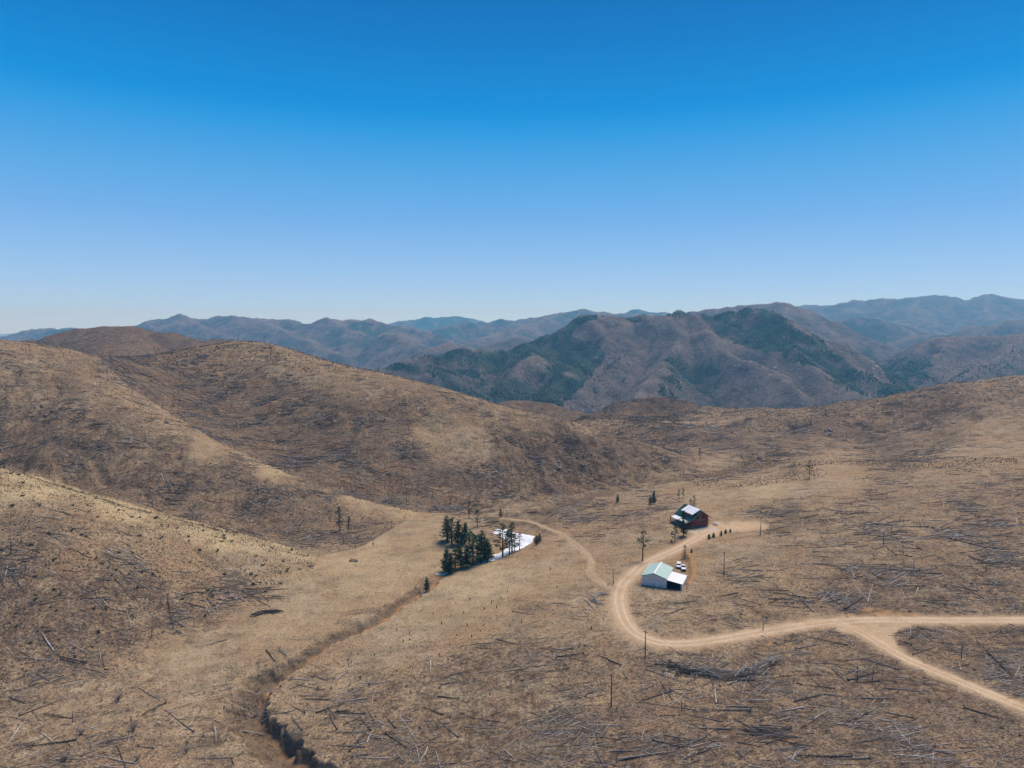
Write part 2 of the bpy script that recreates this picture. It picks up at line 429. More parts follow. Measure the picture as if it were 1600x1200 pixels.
# creek bed up the valley behind the pond
creek = world_line([(842,816),(868,790),(900,781),(935,772),(970,764),(1005,757),(1040,752),(1075,748),(1110,742),(1150,730),(1190,716),(1225,710)])
s = box(creek, 40)
d, side, par = poly_dist(X[s], Y[s], creek)
wob = fbm(X[s], Y[s], 14, 3, 93)
k = (1 - sstep(1.0, 8 + 4 * wob, d)) * (.75 + .5 * wob)
Z[s] -= 2.0 * k; GULLY[:nr][s] = np.maximum(GULLY[:nr][s], k)
wash = world_line([(1045,728),(1010,740),(985,752)]); s = box(wash, 20); d, _, _ = poly_dist(X[s], Y[s], wash)
Z[s] -= 1.6 * (1 - sstep(.5, 6, d))

# pond
POND = [(769,832),(776,826),(792,826.5),(800,831),(822,835),(836,837.5),(832,847),(822,854),(812,859),(797,866),(785,871),(772,876),(760,880),(741,882.5),(750,878),(764,872),(770,867),(781,864),(790,858),(794,850),(788,842),(777,837)]
PZ = -8.2
pond = []
for px, py in POND:
    dx, dy, dz = ray(px, py); k = (PZ - CAMZ) / dz; pond.append((float(dx * k), float(dy * k)))
pond_a = np.array([(p[0], p[1], 0) for p in pond]); s = box(pond_a, 30)
d, _, _ = poly_dist(X[s], Y[s], pond, True)
ins = in_poly(X[s], Y[s], pond)
d = np.where(ins, -d, d)
Z[s] = np.where(d < 0, PZ - .25 + 0 * d, Z[s] + (np.maximum(PZ + .12, np.minimum(Z[s], PZ + .12 + d * .28)) - Z[s]) * (1 - sstep(5, 16, d)))
ORANGE[:nr][s] = np.maximum(ORANGE[:nr][s], (1 - sstep(.5, 3.5, d)) * .45)
# cut bank behind the pond
cut = world_line([(768,813),(800,815),(830,822),(862,830)]); s = box(cut, 25); d, side, par = poly_dist(X[s], Y[s], cut)
Z[s] += 1.5 * (1 - sstep(0, 7, d))
GULLY[:nr][s] = np.maximum(GULLY[:nr][s], .8 * (1 - sstep(1, 5, d)))
cut = world_line([(822,798),(846,800),(866,797)]); s = box(cut, 20); d, side, par = poly_dist(X[s], Y[s], cut)
Z[s] -= 1.8 * (1 - sstep(0, 6, d)); GULLY[:nr][s] = np.maximum(GULLY[:nr][s], .8 * (1 - sstep(1, 6, d)))

# craggy ground at the creek end of the burnt hill and on a few shoulders
for (px, py), rad, amp in (((885, 728), 75, 1.5), ((945, 715), 55, 1.2), ((800, 745), 50, .8), ((1200, 712), 40, 1.5), ((70, 640), 50, 1.2), ((270, 650), 40, 1.2), ((1440, 660), 90, 1.8)):
    g = ground_at(px, py); s = slice(int(np.searchsorted(rows, g[1] - rad * 1.6)), min(nr, int(np.searchsorted(rows, g[1] + rad * 1.6))))
    k = 1 - sstep(.3, 1.4, np.hypot(X[s] - g[0], Y[s] - g[1]) / rad)
    Z[s] += k * amp * ((ridged(X[s], Y[s] * .8, 26, 3, 151) - .62) * 2.2 + fbm(X[s], Y[s], 7, 2, 152) * .5)

# building pads
PADS = [((1036, 903), 14, 0.0), ((1088, 822), 15, None), ((1063, 884), 7, .5), ((1140,822),12,None)]
for (px, py), rad, pz in PADS:
    g = ground_at(px, py); z0 = g[2] if pz is None else pz
    s = slice(int(np.searchsorted(rows, g[1] - rad * 2)), int(np.searchsorted(rows, g[1] + rad * 2)))
    d = np.hypot(X[s] - g[0], Y[s] - g[1])
    Z[s] += (z0 - Z[s]) * (1 - sstep(rad * .75, rad * 1.5, d))
GAR = ground_at(1036, 903); HOUSE = ground_at(1090, 820)
# earth bank cut round the back of the garage yard
bank = world_line([(1068,866),(1079,878),(1082,893),(1081,906),(1076,914)]); s = box(bank, 20); d, side, _ = poly_dist(X[s], Y[s], bank)
Z[s] += 1.5 * np.where(side > 0, 1 - sstep(0, 9, d), 1 - sstep(0, 2.2, d))
ORANGE[:nr][s] = np.maximum(ORANGE[:nr][s], .75 * (1 - sstep(.6, 2.6, d + .8*fbm(X[s],Y[s],3,2,7))))

ROADS = {
 'gravel_road': (2.65, [(1760,967),(1680,968),(1590,969),(1500,969.5),(1420,969),(1345,969.5),(1290,973),(1240,979.5),(1180,990),(1120,1000),(1070,1006),(1030,1004),(1000,994),(981,978),(970,955),(967,935),(972,915),(985,900),(1005,883),(1030,870.5),(1060,857),(1085,843),(1100,834),(1108,829)]),
 'branch_road': (2.35, [(1308,974),(1340,986),(1372,1004),(1410,1027),(1460,1049),(1520,1074),(1590,1103),(1660,1133),(1740,1170)]),
 'dirt_track': (1.1, [(958,921),(937,909),(922,894),(923,876),(907,856),(882,838),(857,826),(832,817),(806,812),(784,810)]),
 'ridge_track': (1.3, [(1030,659.5),(1060,660.5),(1115,660),(1140,657),(1160,652)]),
}
road_lines = {}
for nm, (hw, pix) in ROADS.items():
    L = smooth_z(world_line(pix, 10), 12 if hw > 2 else 6)
    road_lines[nm] = (hw, L)
    s = box(L, 20); d, side, par = poly_dist(X[s], Y[s], L)
    zt = np.interp(par, np.arange(len(L)), L[:, 2])
    f = hw > 1.5
    Z[s] += (zt - Z[s]) * (1 - sstep(hw + .4, hw + (5.0 if f else 1.6), d)) * (1.0 if nm != 'ridge_track' else .6)
    rag = fbm(X[s], Y[s], 4, 4, 101, .65) * 2.4
    DIRT[:nr][s] = np.maximum(DIRT[:nr][s], 1 - sstep(hw - .3, hw + (1.3 if f else .6), d + rag))
    if f and nm != 'ridge_track':
        DIRT[:nr][s] = np.maximum(DIRT[:nr][s], .35 * (1 - sstep(hw, hw + 4.0, d + rag * 1.6)))
PXg, PYg = project(GX, GY, GZ)
PXn, PYn = PXg[:nr], PYg[:nr]
jx, jy = PXn + fbm(X, Y, 9, 4, 111) * 22, PYn + fbm(X, Y, 9, 4, 112) * 9
near_only = (Y < 420)
def px_patch(arr, poly, val):
    k = in_poly(jx, jy, poly) & near_only
    arr[:nr][k] = np.maximum(arr[:nr][k], val)
px_patch(DIRT, [(1290,976),(1420,974),(1402,985),(1400,1000),(1412,1020),(1370,1008),(1330,990)], .95)     # flare at the fork
px_patch(DIRT, [(952,935),(970,930),(985,972),(1030,995),(1060,1010),(1030,1018),(985,1008),(955,985)], .5)
px_patch(DIRT, [(1085,843),(1098,826),(1118,817),(1165,813),(1200,820),(1190,827),(1145,831),(1110,838),(1090,848)], .95)
px_patch(ORANGE, [(1320,962),(1350,952),(1420,955),(1430,963)], .6)
px_patch(ORANGE, [(1195,998),(1212,988),(1214,992),(1196,1012)], .7)
px_patch(ORANGE, [(1048,868),(1066,862),(1074,872),(1052,882)], .4)
px_patch(YARD, [(1083,826),(1108,825),(1120,829),(1102,836),(1087,838)], .9)
px_patch(ORANGE, [(772,836),(786,841),(792,850),(788,857),(776,850)], .6)
px_patch(ORANGE, [(672,905),(690,897),(700,901),(682,914)], .8)

# ------------------------------------------------------------------ how grassy or burnt the ground is
GR = [(600,900,.85),(520,930,.82),(430,980,.82),(300,1030,.78),(150,1100,.6),(60,1150,.5),(350,1100,.66),(650,850,.82),(560,870,.88),(300,1180,.6),(30,1190,.5),(200,1150,.5),
(760,920,.88),(850,900,.82),(700,960,.82),(600,1010,.75),(850,960,.68),(930,930,.72),(900,860,.78),(800,790,.55),(1000,850,.72),(950,840,.66),(900,800,.5),(980,810,.42),(1000,790,.6),(1100,780,.8),(1200,760,.85),(1300,750,.8),(1150,850,.75),(1250,840,.62),(1200,890,.6),
(760,1060,.36),(600,1100,.48),(500,1060,.62),(700,1150,.32),(900,1060,.42),(1000,1150,.26),(850,1180,.28),(1200,1080,.28),(1200,1180,.26),(1400,1100,.24),(1500,1030,.22),(1500,1180,.2),(1100,1040,.45),(1060,960,.62),(1200,940,.45),(1350,920,.32),(1500,920,.32),(1300,870,.45),(1450,860,.45),(1560,850,.4),(1400,800,.55),(1560,780,.42),(1300,790,.62),(1250,815,.3),
(1300,725,.8),(1500,730,.7),(1250,700,.4),(1400,700,.28),(1300,660,.2),(1100,672,.2),(1000,668,.25),(1100,655,.6),(950,654,.6),(1250,645,.5),(1480,640,.22),(1550,625,.5),(1560,605,.6),(1450,655,.18),(1540,670,.75),(1580,690,.7),(1170,715,.3),(1130,725,.65),(1050,748,.5),
(60,750,.95),(200,790,.95),(350,840,.92),(450,860,.9),(150,830,.58),(60,840,.42),(300,880,.62),(420,880,.8),(50,920,.28),(200,930,.3),(350,920,.42),(100,1000,.24),(50,1040,.38),(250,960,.36),
(60,560,.58),(100,620,.46),(200,620,.58),(260,660,.65),(320,700,.8),(430,743,.9),(560,783,.82),(630,799,.85),(60,680,.3),(150,680,.26),(250,740,.22),(350,760,.28),(480,810,.26),(560,830,.32),(200,720,.5),
(300,560,.4),(380,545,.55),(480,575,.6),(580,600,.6),(700,630,.45),(780,650,.5),(280,600,.15),(340,640,.18),(400,620,.22),(500,650,.22),(600,650,.22),(700,680,.75),(740,700,.65),(600,720,.16),(700,750,.16),(500,700,.16),(800,700,.16),(850,740,.1),(900,700,.18),(900,740,.06),(980,720,.22),(800,770,.32),(700,780,.26),(1050,715,.35),(570,760,.12),(150,535,.02),(250,530,.12),(1040,635,.05),(1000,640,.1),(1065,645,.05),(1150,690,.15),(1250,670,.12),(1350,670,.12),(430,776,.32),(520,808,.32),(600,824,.45),(330,735,.3),(260,700,.35),(390,760,.35),(480,785,.4),(200,660,.38),(120,590,.45),(1210,656,.5),(1340,652,.45),(1290,700,.55),(1420,685,.45),(1180,685,.4),(1500,660,.45)]
nearP = slice(0, int(np.searchsorted(rows, 1500)))
pxx, pyy = PXg[nearP] + fbm(GX[nearP], GY[nearP], 25, 3, 121) * 26, PYg[nearP] + fbm(GX[nearP], GY[nearP], 25, 3, 122) * 14
crestA = [(10,728),(120,763),(250,800),(380,834),(440,851),(500,868)]
crestB = [(10,529),(100,542),(160,561),(200,604),(290,660),(340,690),(450,740),(560,780),(655,801)]
pA = [(-700,640)] + crestA + [(490,890),(440,915),(380,940),(260,990),(150,1030),(10,1085),(-700,1300)]
pB = [(-700,480)] + crestB + [(560,857)] + crestA[::-1] + [(-700,640)]
pC = [(90,480),(1000,480),(1086,718),(1100,742),(1050,750),(950,762),(870,778),(800,790),(700,802)] + crestB[::-1]
pxx = pxx.astype(np.float32); pyy = pyy.astype(np.float32)
def gr_field(pts):
    num = np.zeros(pxx.shape, np.float32); den = np.zeros(pxx.shape, np.float32)
    for a, b, g in pts:
        q = ((pxx - a) ** 2 + ((pyy - b) * 2.0) ** 2 + 160); w = 1.0 / (q * q)
        num += w * g; den += w
    return num / den
def which(a, b):
    for k, p in ((1, pA), (2, pB), (3, pC)):
        if in_poly(np.array([float(a)]), np.array([float(b)]), p)[0]: return k
    return 0
GRR = [(which(a, b), (a, b, g)) for a, b, g in GR]
GRASS[nearP] = gr_field([p for k, p in GRR if k in (0, 1)])
vx, vy = PXg[nearP], PYg[nearP]; near_h = GY[nearP] < 880
taken = in_poly(vx, vy, pA) & near_h
for k, ok, p in ((2, (0, 2), pB), (3, (0, 3), pC)):
    m = in_poly(vx, vy, p) & near_h & ~taken; taken |= m
    # the hill keeps its own cover up to its outline; only the skyline-side neighbours are left out
    GRASS[nearP][m] = gr_field([q for kk, q in GRR if kk in ok])[m]
burnt = [i for i, r in enumerate(RIDGES) if r[0] in ('burnt_ridge', 'burnt_knoll')]
k = np.isin(OWNER, burnt); GRASS[k] = np.clip(.1 + fbm(GX, GY, 60, 3, 125) * .35, 0, 1)[k]
GRASS -= .35 * GULLY
GRASS = np.clip(.04 + .98 * GRASS, 0, 1)
for _ in range(3):
    DIRT[1:nr] = (DIRT[:nr-1] + 2 * DIRT[1:nr] + DIRT[2:nr+1]) / 4
    DIRT[:nr, 1:-1] = (DIRT[:nr, :-2] + 2 * DIRT[:nr, 1:-1] + DIRT[:nr, 2:]) / 4
print('masks', time.time() - T0)

# ------------------------------------------------------------------ forest on the far mountains
FOREST = np.zeros((NR, NC))
fr0 = int(np.searchsorted(rows, 1600))
xq, yq = GX[fr0:], GY[fr0:]
fx = PXg[fr0:] + fbm(xq, yq, 160, 4, 131) * 22; fy = PYg[fr0:] + fbm(xq, yq, 160, 4, 132) * 14
FP = [
 ([(1090,480),(1165,470),(1200,484),(1250,510),(1310,556),(1370,592),(1410,603),(1400,620),(1330,612),(1290,590),(1250,572),(1225,552),(1190,556),(1150,540),(1120,525),(1098,505)], .85, (1800, 3000)),
 ([(1100,560),(1120,555),(1122,575),(1105,572)], .8, (1800,3000)),
 ([(580,575),(700,548),(790,540),(850,515),(880,500),(920,492),(930,500),(890,520),(862,545),(830,560),(800,578),(740,590),(690,588),(640,585)], .85, (1700, 3100)),
 ([(735,595),(800,585),(840,600),(830,625),(760,615)], .6, (1500, 3000)),
 ([(860,560),(900,530),(950,545),(940,575),(905,610),(885,640),(860,640),(850,600)], .8, (1600, 3000)),
 ([(960,560),(1000,545),(990,580),(930,625),(925,600)], .55, (1600, 3000)),
 ([(1030,600),(1060,580),(1060,620),(1030,630)], .5, (1600, 3000)),
 ([(1375,585),(1440,575),(1450,600),(1410,625),(1385,615)], .9, (1700, 3300)),
 ([(900,490),(960,484),(1080,484),(1080,490),(960,500)], .6, (2200, 3200)),
 ([(1300,515),(1340,486),(1375,494),(1405,515),(1370,520)], .7, (4800, 6500)),
 ([(1320,545),(1370,540),(1360,560)], .6, (3300, 5200)),
 ([(545,500),(600,497),(625,510),(590,530),(555,520)], .75, (4500, 6500)),
 ([(640,510),(660,490),(700,488),(750,497),(720,512),(680,520)], .9, (9000, 12000)),
 ([(660,530),(690,512),(740,498),(820,494),(800,504),(740,510),(680,545)], .8, (5000, 8000)),
 ([(860,500),(880,482),(940,482),(930,495),(880,505)], .7, (6000, 9500)),
 ([(960,492),(990,480),(1040,484),(1060,495)], .8, (8000, 10000)),
 ([(1215,485),(1250,472),(1300,474),(1290,492)], .5, (6500, 9000)),
 ([(1450,600),(1520,575),(1590,545),(1620,560),(1590,590),(1480,620)], .35, (1800, 3000)),
]
for poly, v, (ya, yb) in FP:
    k = in_poly(fx, fy, poly) & (yq > ya) & (yq < yb)
    FOREST[fr0:][k] = np.maximum(FOREST[fr0:][k], v)
off = fr0 - frow
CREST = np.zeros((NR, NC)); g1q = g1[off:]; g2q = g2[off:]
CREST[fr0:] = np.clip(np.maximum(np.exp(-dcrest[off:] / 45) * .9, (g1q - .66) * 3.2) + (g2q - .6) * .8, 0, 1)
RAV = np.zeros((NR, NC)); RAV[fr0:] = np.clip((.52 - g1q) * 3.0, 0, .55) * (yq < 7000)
thin = fbm(xq, yq, 90, 3, 141)
FOREST[fr0:] *= np.clip(.75 + thin * 1.2, 0, 1)
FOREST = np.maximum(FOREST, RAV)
FOREST[fr0:] = np.maximum(FOREST[fr0:], np.clip((fbm(xq, yq, 700, 4, 145) - .12) * 1.6, 0, .5) * (yq > 3300))

# ------------------------------------------------------------------ materials
class NG:
    def __init__(s, name):
        s.m = bpy.data.materials.new(name); s.m.use_nodes = True
        s.n = s.m.node_tree.nodes; s.l = s.m.node_tree.links
        s.n.clear()
        s.out = s.n.new('ShaderNodeOutputMaterial')
        s.b = s.n.new('ShaderNodeBsdfPrincipled')
        s.l.new(s.b.outputs[0], s.out.inputs['Surface'])
        s.b.inputs['Roughness'].default_value = .9
        s.b.inputs['Specular IOR Level'].default_value = .15
        tc = s.n.new('ShaderNodeTexCoord'); s.co = tc.outputs['Object']
    def link(s, v, sock):
        if isinstance(v, (int, float)): sock.default_value = v
        elif isinstance(v, tuple): sock.default_value = v if len(v) == 4 or sock.type == 'VECTOR' else v + (1,)
        else: s.l.new(v, sock)
    def attr(s, name):
        a = s.n.new('ShaderNodeAttribute'); a.attribute_name = name; return a.outputs['Fac']
    def attrc(s, name):
        a = s.n.new('ShaderNodeAttribute'); a.attribute_name = name; return a.outputs['Color']
    def mapping(s, scale=(1, 1, 1), rot=0.0, co=None):
        m = s.n.new('ShaderNodeMapping'); s.l.new(co or s.co, m.inputs['Vector'])
        m.inputs['Scale'].default_value = scale; m.inputs['Rotation'].default_value = (0, 0, rot); return m.outputs[0]
    def noise(s, size, detail=3, rough=.55, co=None, dist=0.0):
        t = s.n.new('ShaderNodeTexNoise'); s.l.new(co or s.co, t.inputs['Vector'])
        t.inputs['Scale'].default_value = 1.0 / size; t.inputs['Detail'].default_value = detail
        t.inputs['Roughness'].default_value = rough; t.inputs['Distortion'].default_value = dist
        return t.outputs['Fac']
    def math(s, op, a, b=0.0, clamp=False):
        t = s.n.new('ShaderNodeMath'); t.operation = op; t.use_clamp = clamp
        s.link(a, t.inputs[0]); s.link(b, t.inputs[1]); return t.outputs[0]
    def rng(s, v, a, b, c=0.0, d=1.0):
        t = s.n.new('ShaderNodeMapRange'); t.interpolation_type = 'SMOOTHSTEP'
        s.link(v, t.inputs['Value']); t.inputs['From Min'].default_value = a; t.inputs['From Max'].default_value = b
        t.inputs['To Min'].default_value = c; t.inputs['To Max'].default_value = d; return t.outputs['Result']
    def mix(s, f, a, b, mode='MIX'):
        t = s.n.new('ShaderNodeMix'); t.data_type = 'RGBA'; t.blend_type = mode
        s.link(f, t.inputs[0]); s.link(a, t.inputs[6]); s.link(b, t.inputs[7]); return t.outputs[2]
    def bump(s, h, strength=.5, dist=.3):
        t = s.n.new('ShaderNodeBump'); t.inputs['Strength'].default_value = strength; t.inputs['Distance'].default_value = dist
        s.l.new(h, t.inputs['Height']); s.l.new(t.outputs[0], s.b.inputs['Normal'])
    def base(s, c): s.link(c, s.b.inputs['Base Color'])
def plain(name, col, rough=.8, var=.25, size=.4, metal=0.0, spec=.2):
    g = NG(name); n = g.noise(size, 3)
    v = g.rng(n, .3, .7, 1 - var, 1 + var)
    c = g.mix(1.0, col, g.mix(0.0, v, v), 'MULTIPLY'); g.base(c)
    g.b.inputs['Roughness'].default_value = rough; g.b.inputs['Metallic'].default_value = metal
    g.b.inputs['Specular IOR Level'].default_value = spec
    return g.m

def ground_material():
    g = NG('dry_ground')
    nb = g.noise(34, 4, .6); nm = g.noise(7, 4, .6); nf = g.noise(1.7, 4, .65); ng = g.noise(.55, 3, .7)
    st = g.noise(1.6, 4, .65, g.mapping((.16, 1.0, 1.0), R(6)), .6)
    st2 = g.noise(1.1, 3, .65, g.mapping((.3, 1.0, 1.0), R(-24)), .4)
    st3 = g.noise(4.5, 3, .6, g.mapping((.2, 1.0, 1.0), R(14)), .5)
    gr = g.attr('grass')
    f = g.math('ADD', gr, g.math('MULTIPLY', g.math('SUBTRACT', nm, .5), 1.3))
    f = g.math('ADD', f, g.math('MULTIPLY', g.math('SUBTRACT', st3, .5), .5))
    f = g.math('ADD', f, g.math('MULTIPLY', g.math('SUBTRACT', nf, .5), 1.0))
    f = g.rng(f, .1, .95)
    burn = g.mix(g.rng(nf, .32, .68), (.086, .057, .039), (.185, .121, .077))
    burn = g.mix(g.rng(nb, .4, .65), burn, g.mix(g.rng(ng, .35, .65), (.095, .069, .050), (.188, .136, .094)))
    burn = g.mix(g.rng(st, .54, .68), burn, (.052, .043, .036))
    burn = g.mix(g.rng(st2, .62, .7), burn, (.26, .22, .175))
    grass = g.mix(g.rng(nm, .3, .7), (.315, .232, .142), (.38, .288, .182))
    grass = g.mix(g.rng(nb, .35, .65), grass, (.33, .222, .124))
    grass = g.mix(g.rng(nf, .48, .74, 0, .6), grass, (.24, .165, .085))
    grass = g.mix(g.rng(gr, .78, .95, 0, .8), grass, g.mix(g.rng(nf, .35, .65), (.50, .39, .225), (.38, .285, .155)))
    c = g.mix(f, burn, grass)
    hu = g.noise(19, 4, .6, g.mapping((1, 1, 1), .7))
    c = g.mix(g.rng(hu, .52, .68, 0, .55), c, g.mix(g.rng(nf, .3, .7), (.235, .145, .078), (.31, .20, .115)))
    c = g.mix(g.rng(g.noise(11, 4, .6, g.mapping((.6, 1.2, 1), .2)), .54, .68, 0, .5), c, g.mix(g.rng(nf, .3, .7), (.15, .128, .086), (.24, .20, .13)))
    tl = g.rng(gr, .5, .95, .5, .22)
    tv = g.math('ADD', g.math('SUBTRACT', 1.0, tl), g.math('MULTIPLY', g.rng(ng, .3, .7), g.math('MULTIPLY', tl, 2.0)))
    c = g.mix(1.0, c, tv, 'MULTIPLY')
    # dark low brush where the ground is wild
    br = g.math('MULTIPLY', g.rng(g.noise(1.25, 2, .5), .56, .66), g.rng(gr, .97, .55, 0.15, .75))
    c = g.mix(br, c, (.062, .052, .04))
    gu = g.attr('gully')
    c = g.mix(g.math('MULTIPLY', gu, g.rng(nf, .2, .7, .35, 1.0)), c, g.mix(g.rng(ng, .3, .7), (.095, .069, .045), (.21, .15, .092)))
    c = g.mix(g.math('MULTIPLY', g.attr('orange'), g.rng(nf, .2, .6, .6, 1.0)), c, g.mix(g.rng(ng, .3, .7), (.34, .18, .072), (.43, .25, .115)))
    dirt = g.mix(g.rng(nm, .3, .7), (.52, .37, .225), (.45, .31, .18))
    dirt = g.mix(1.0, dirt, g.rng(ng, .2, .8, .8, 1.2), 'MULTIPLY')
    c = g.mix(g.attr('dirt'), c, dirt)
    c = g.mix(g.attr('yard'), c, (.47, .40, .315))
    g.base(c); g.b.inputs['Roughness'].default_value = 1.0; g.b.inputs['Specular IOR Level'].default_value = .05
    h = g.math('ADD', g.math('MULTIPLY', nf, 1.0), g.math('MULTIPLY', ng, .5))
    h = g.math('ADD', h, g.math('MULTIPLY', st, .7))
    g.bump(h, .55, .5)
    return g.m
def mountain_material():
    g = NG('mountain_slope')
    nb = g.noise(260, 5, .6); nm = g.noise(55, 5, .62); nf = g.noise(10, 5, .7)
    st = g.noise(30, 4, .65, g.mapping((1, .35, 1), R(30)))
    c = g.mix(g.rng(nm, .3, .7), (.046, .042, .043), (.106, .090, .082))
    c = g.mix(g.rng(nb, .45, .68, 0, .7), c, (.165, .132, .108))
    c = g.mix(g.rng(st, .56, .7, 0, .7), c, (.08, .064, .055))
    c = g.mix(1.0, c, g.rng(nf, .28, .72, .42, 1.58), 'MULTIPLY')
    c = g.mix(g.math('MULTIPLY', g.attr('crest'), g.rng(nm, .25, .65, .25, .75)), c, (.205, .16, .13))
    rock = g.math('MULTIPLY', g.rng(g.noise(20, 3, .6), .66, .72), g.rng(g.noise(300, 2), .5, .62))
    c = g.mix(rock, c, (.44, .38, .33))
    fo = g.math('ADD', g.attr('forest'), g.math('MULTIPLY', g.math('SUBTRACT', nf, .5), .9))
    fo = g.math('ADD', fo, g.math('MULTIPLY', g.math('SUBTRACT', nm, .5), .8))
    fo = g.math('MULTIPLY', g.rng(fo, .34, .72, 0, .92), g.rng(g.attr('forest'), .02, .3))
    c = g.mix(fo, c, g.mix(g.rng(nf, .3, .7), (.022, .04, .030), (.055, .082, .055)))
    g.base(c); g.b.inputs['Roughness'].default_value = 1.0; g.b.inputs['Specular IOR Level'].default_value = .03
    g.bump(g.math('ADD', nm, g.math('MULTIPLY', nf, .5)), .8, 9.0)
    return g.m
M = {}
M['ground'] = ground_material(); M['mountain'] = mountain_material()

# ------------------------------------------------------------------ split the land into ground, hills and mountains and link it
REG = np.zeros((NR, NC), np.int32)             # 0 ground, 1.. hills, 10+gi ridges
nh = int(np.searchsorted(rows, 880))
for k, p in ((3, pC), (2, pB), (1, pA)):
    q = in_poly(PXg[:nh], PYg[:nh], p)
    REG[:nh][q] = k
REG[OWNER >= 0] = 10 + OWNER[OWNER >= 0]
REG[OWNER == -2] = 9
# normals from the grid
def grid_normals():
    P = np.stack([GX, GY, GZ], -1)
    du = np.empty_like(P); dv = np.empty_like(P)
    du[:, 1:-1] = P[:, 2:] - P[:, :-2]; du[:, 0] = P[:, 1] - P[:, 0]; du[:, -1] = P[:, -1] - P[:, -2]
    dv[1:-1] = P[2:] - P[:-2]; dv[0] = P[1] - P[0]; dv[-1] = P[-1] - P[-2]
    n = np.cross(du, dv); n /= np.linalg.norm(n, axis=-1, keepdims=True); return n
NRM = grid_normals().reshape(-1, 3)
idx = np.arange(NR * NC).reshape(NR, NC)
quads = np.stack([idx[:-1, :-1], idx[:-1, 1:], idx[1:, 1:], idx[1:, :-1]], -1).reshape(-1, 4)
freg = REG[:-1, :-1].ravel()
# far faces that no ray from around the camera could meet are kept: the ground is one closed sheet
VCO = np.stack([GX, GY, GZ], -1).reshape(-1, 3)
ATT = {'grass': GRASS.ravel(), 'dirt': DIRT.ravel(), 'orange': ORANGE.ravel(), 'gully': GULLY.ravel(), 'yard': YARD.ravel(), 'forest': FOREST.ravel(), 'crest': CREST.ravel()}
def mesh_from(name, co, faces, nv, mat, smooth=True):
    me = bpy.data.meshes.new(name)
    me.vertices.add(len(co)); me.vertices.foreach_set('co', np.ascontiguousarray(co, np.float32).ravel())
    me.loops.add(faces.size); me.loops.foreach_set('vertex_index', faces.astype(np.int32).ravel())
    me.polygons.add(len(faces)); me.polygons.foreach_set('loop_start', (np.arange(len(faces)) * nv).astype(np.int32))
    if smooth: me.polygons.foreach_set('use_smooth', np.ones(len(faces), bool))
    me.update(calc_edges=True)
    if mat: me.materials.append(mat)
    return me
def land(name, sel, mat, atts):
    f = quads[sel]; u, inv = np.unique(f, return_inverse=True)
    me = mesh_from(name, VCO[u], inv.reshape(-1, 4), 4, mat)
    for a in atts:
        at = me.attributes.new(a, 'FLOAT', 'POINT'); at.data.foreach_set('value', ATT[a][u].astype(np.float32))
    me.normals_split_custom_set_from_vertices(NRM[u].astype(np.float32))
    o = bpy.data.objects.new(name, me); COL.objects.link(o); o['kind'] = 'structure'
    return o
near_at = ['grass', 'dirt', 'orange', 'gully', 'yard']; far_at = ['forest', 'crest']
RN = [r[0] for r in RIDGES]
land('ground', freg == 0, M['ground'], near_at)
for k in (1, 2, 3): land('hill', freg == k, M['ground'], near_at)
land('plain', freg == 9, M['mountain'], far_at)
for gi in range(len(RIDGES)):
    sel = freg == 10 + gi
    if sel.sum() < 30: continue
    if RN[gi] in ('burnt_ridge', 'burnt_knoll', 'grassy_knoll'): land('hill', sel, M['ground'], near_at)
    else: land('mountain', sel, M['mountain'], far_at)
print('land', time.time() - T0)

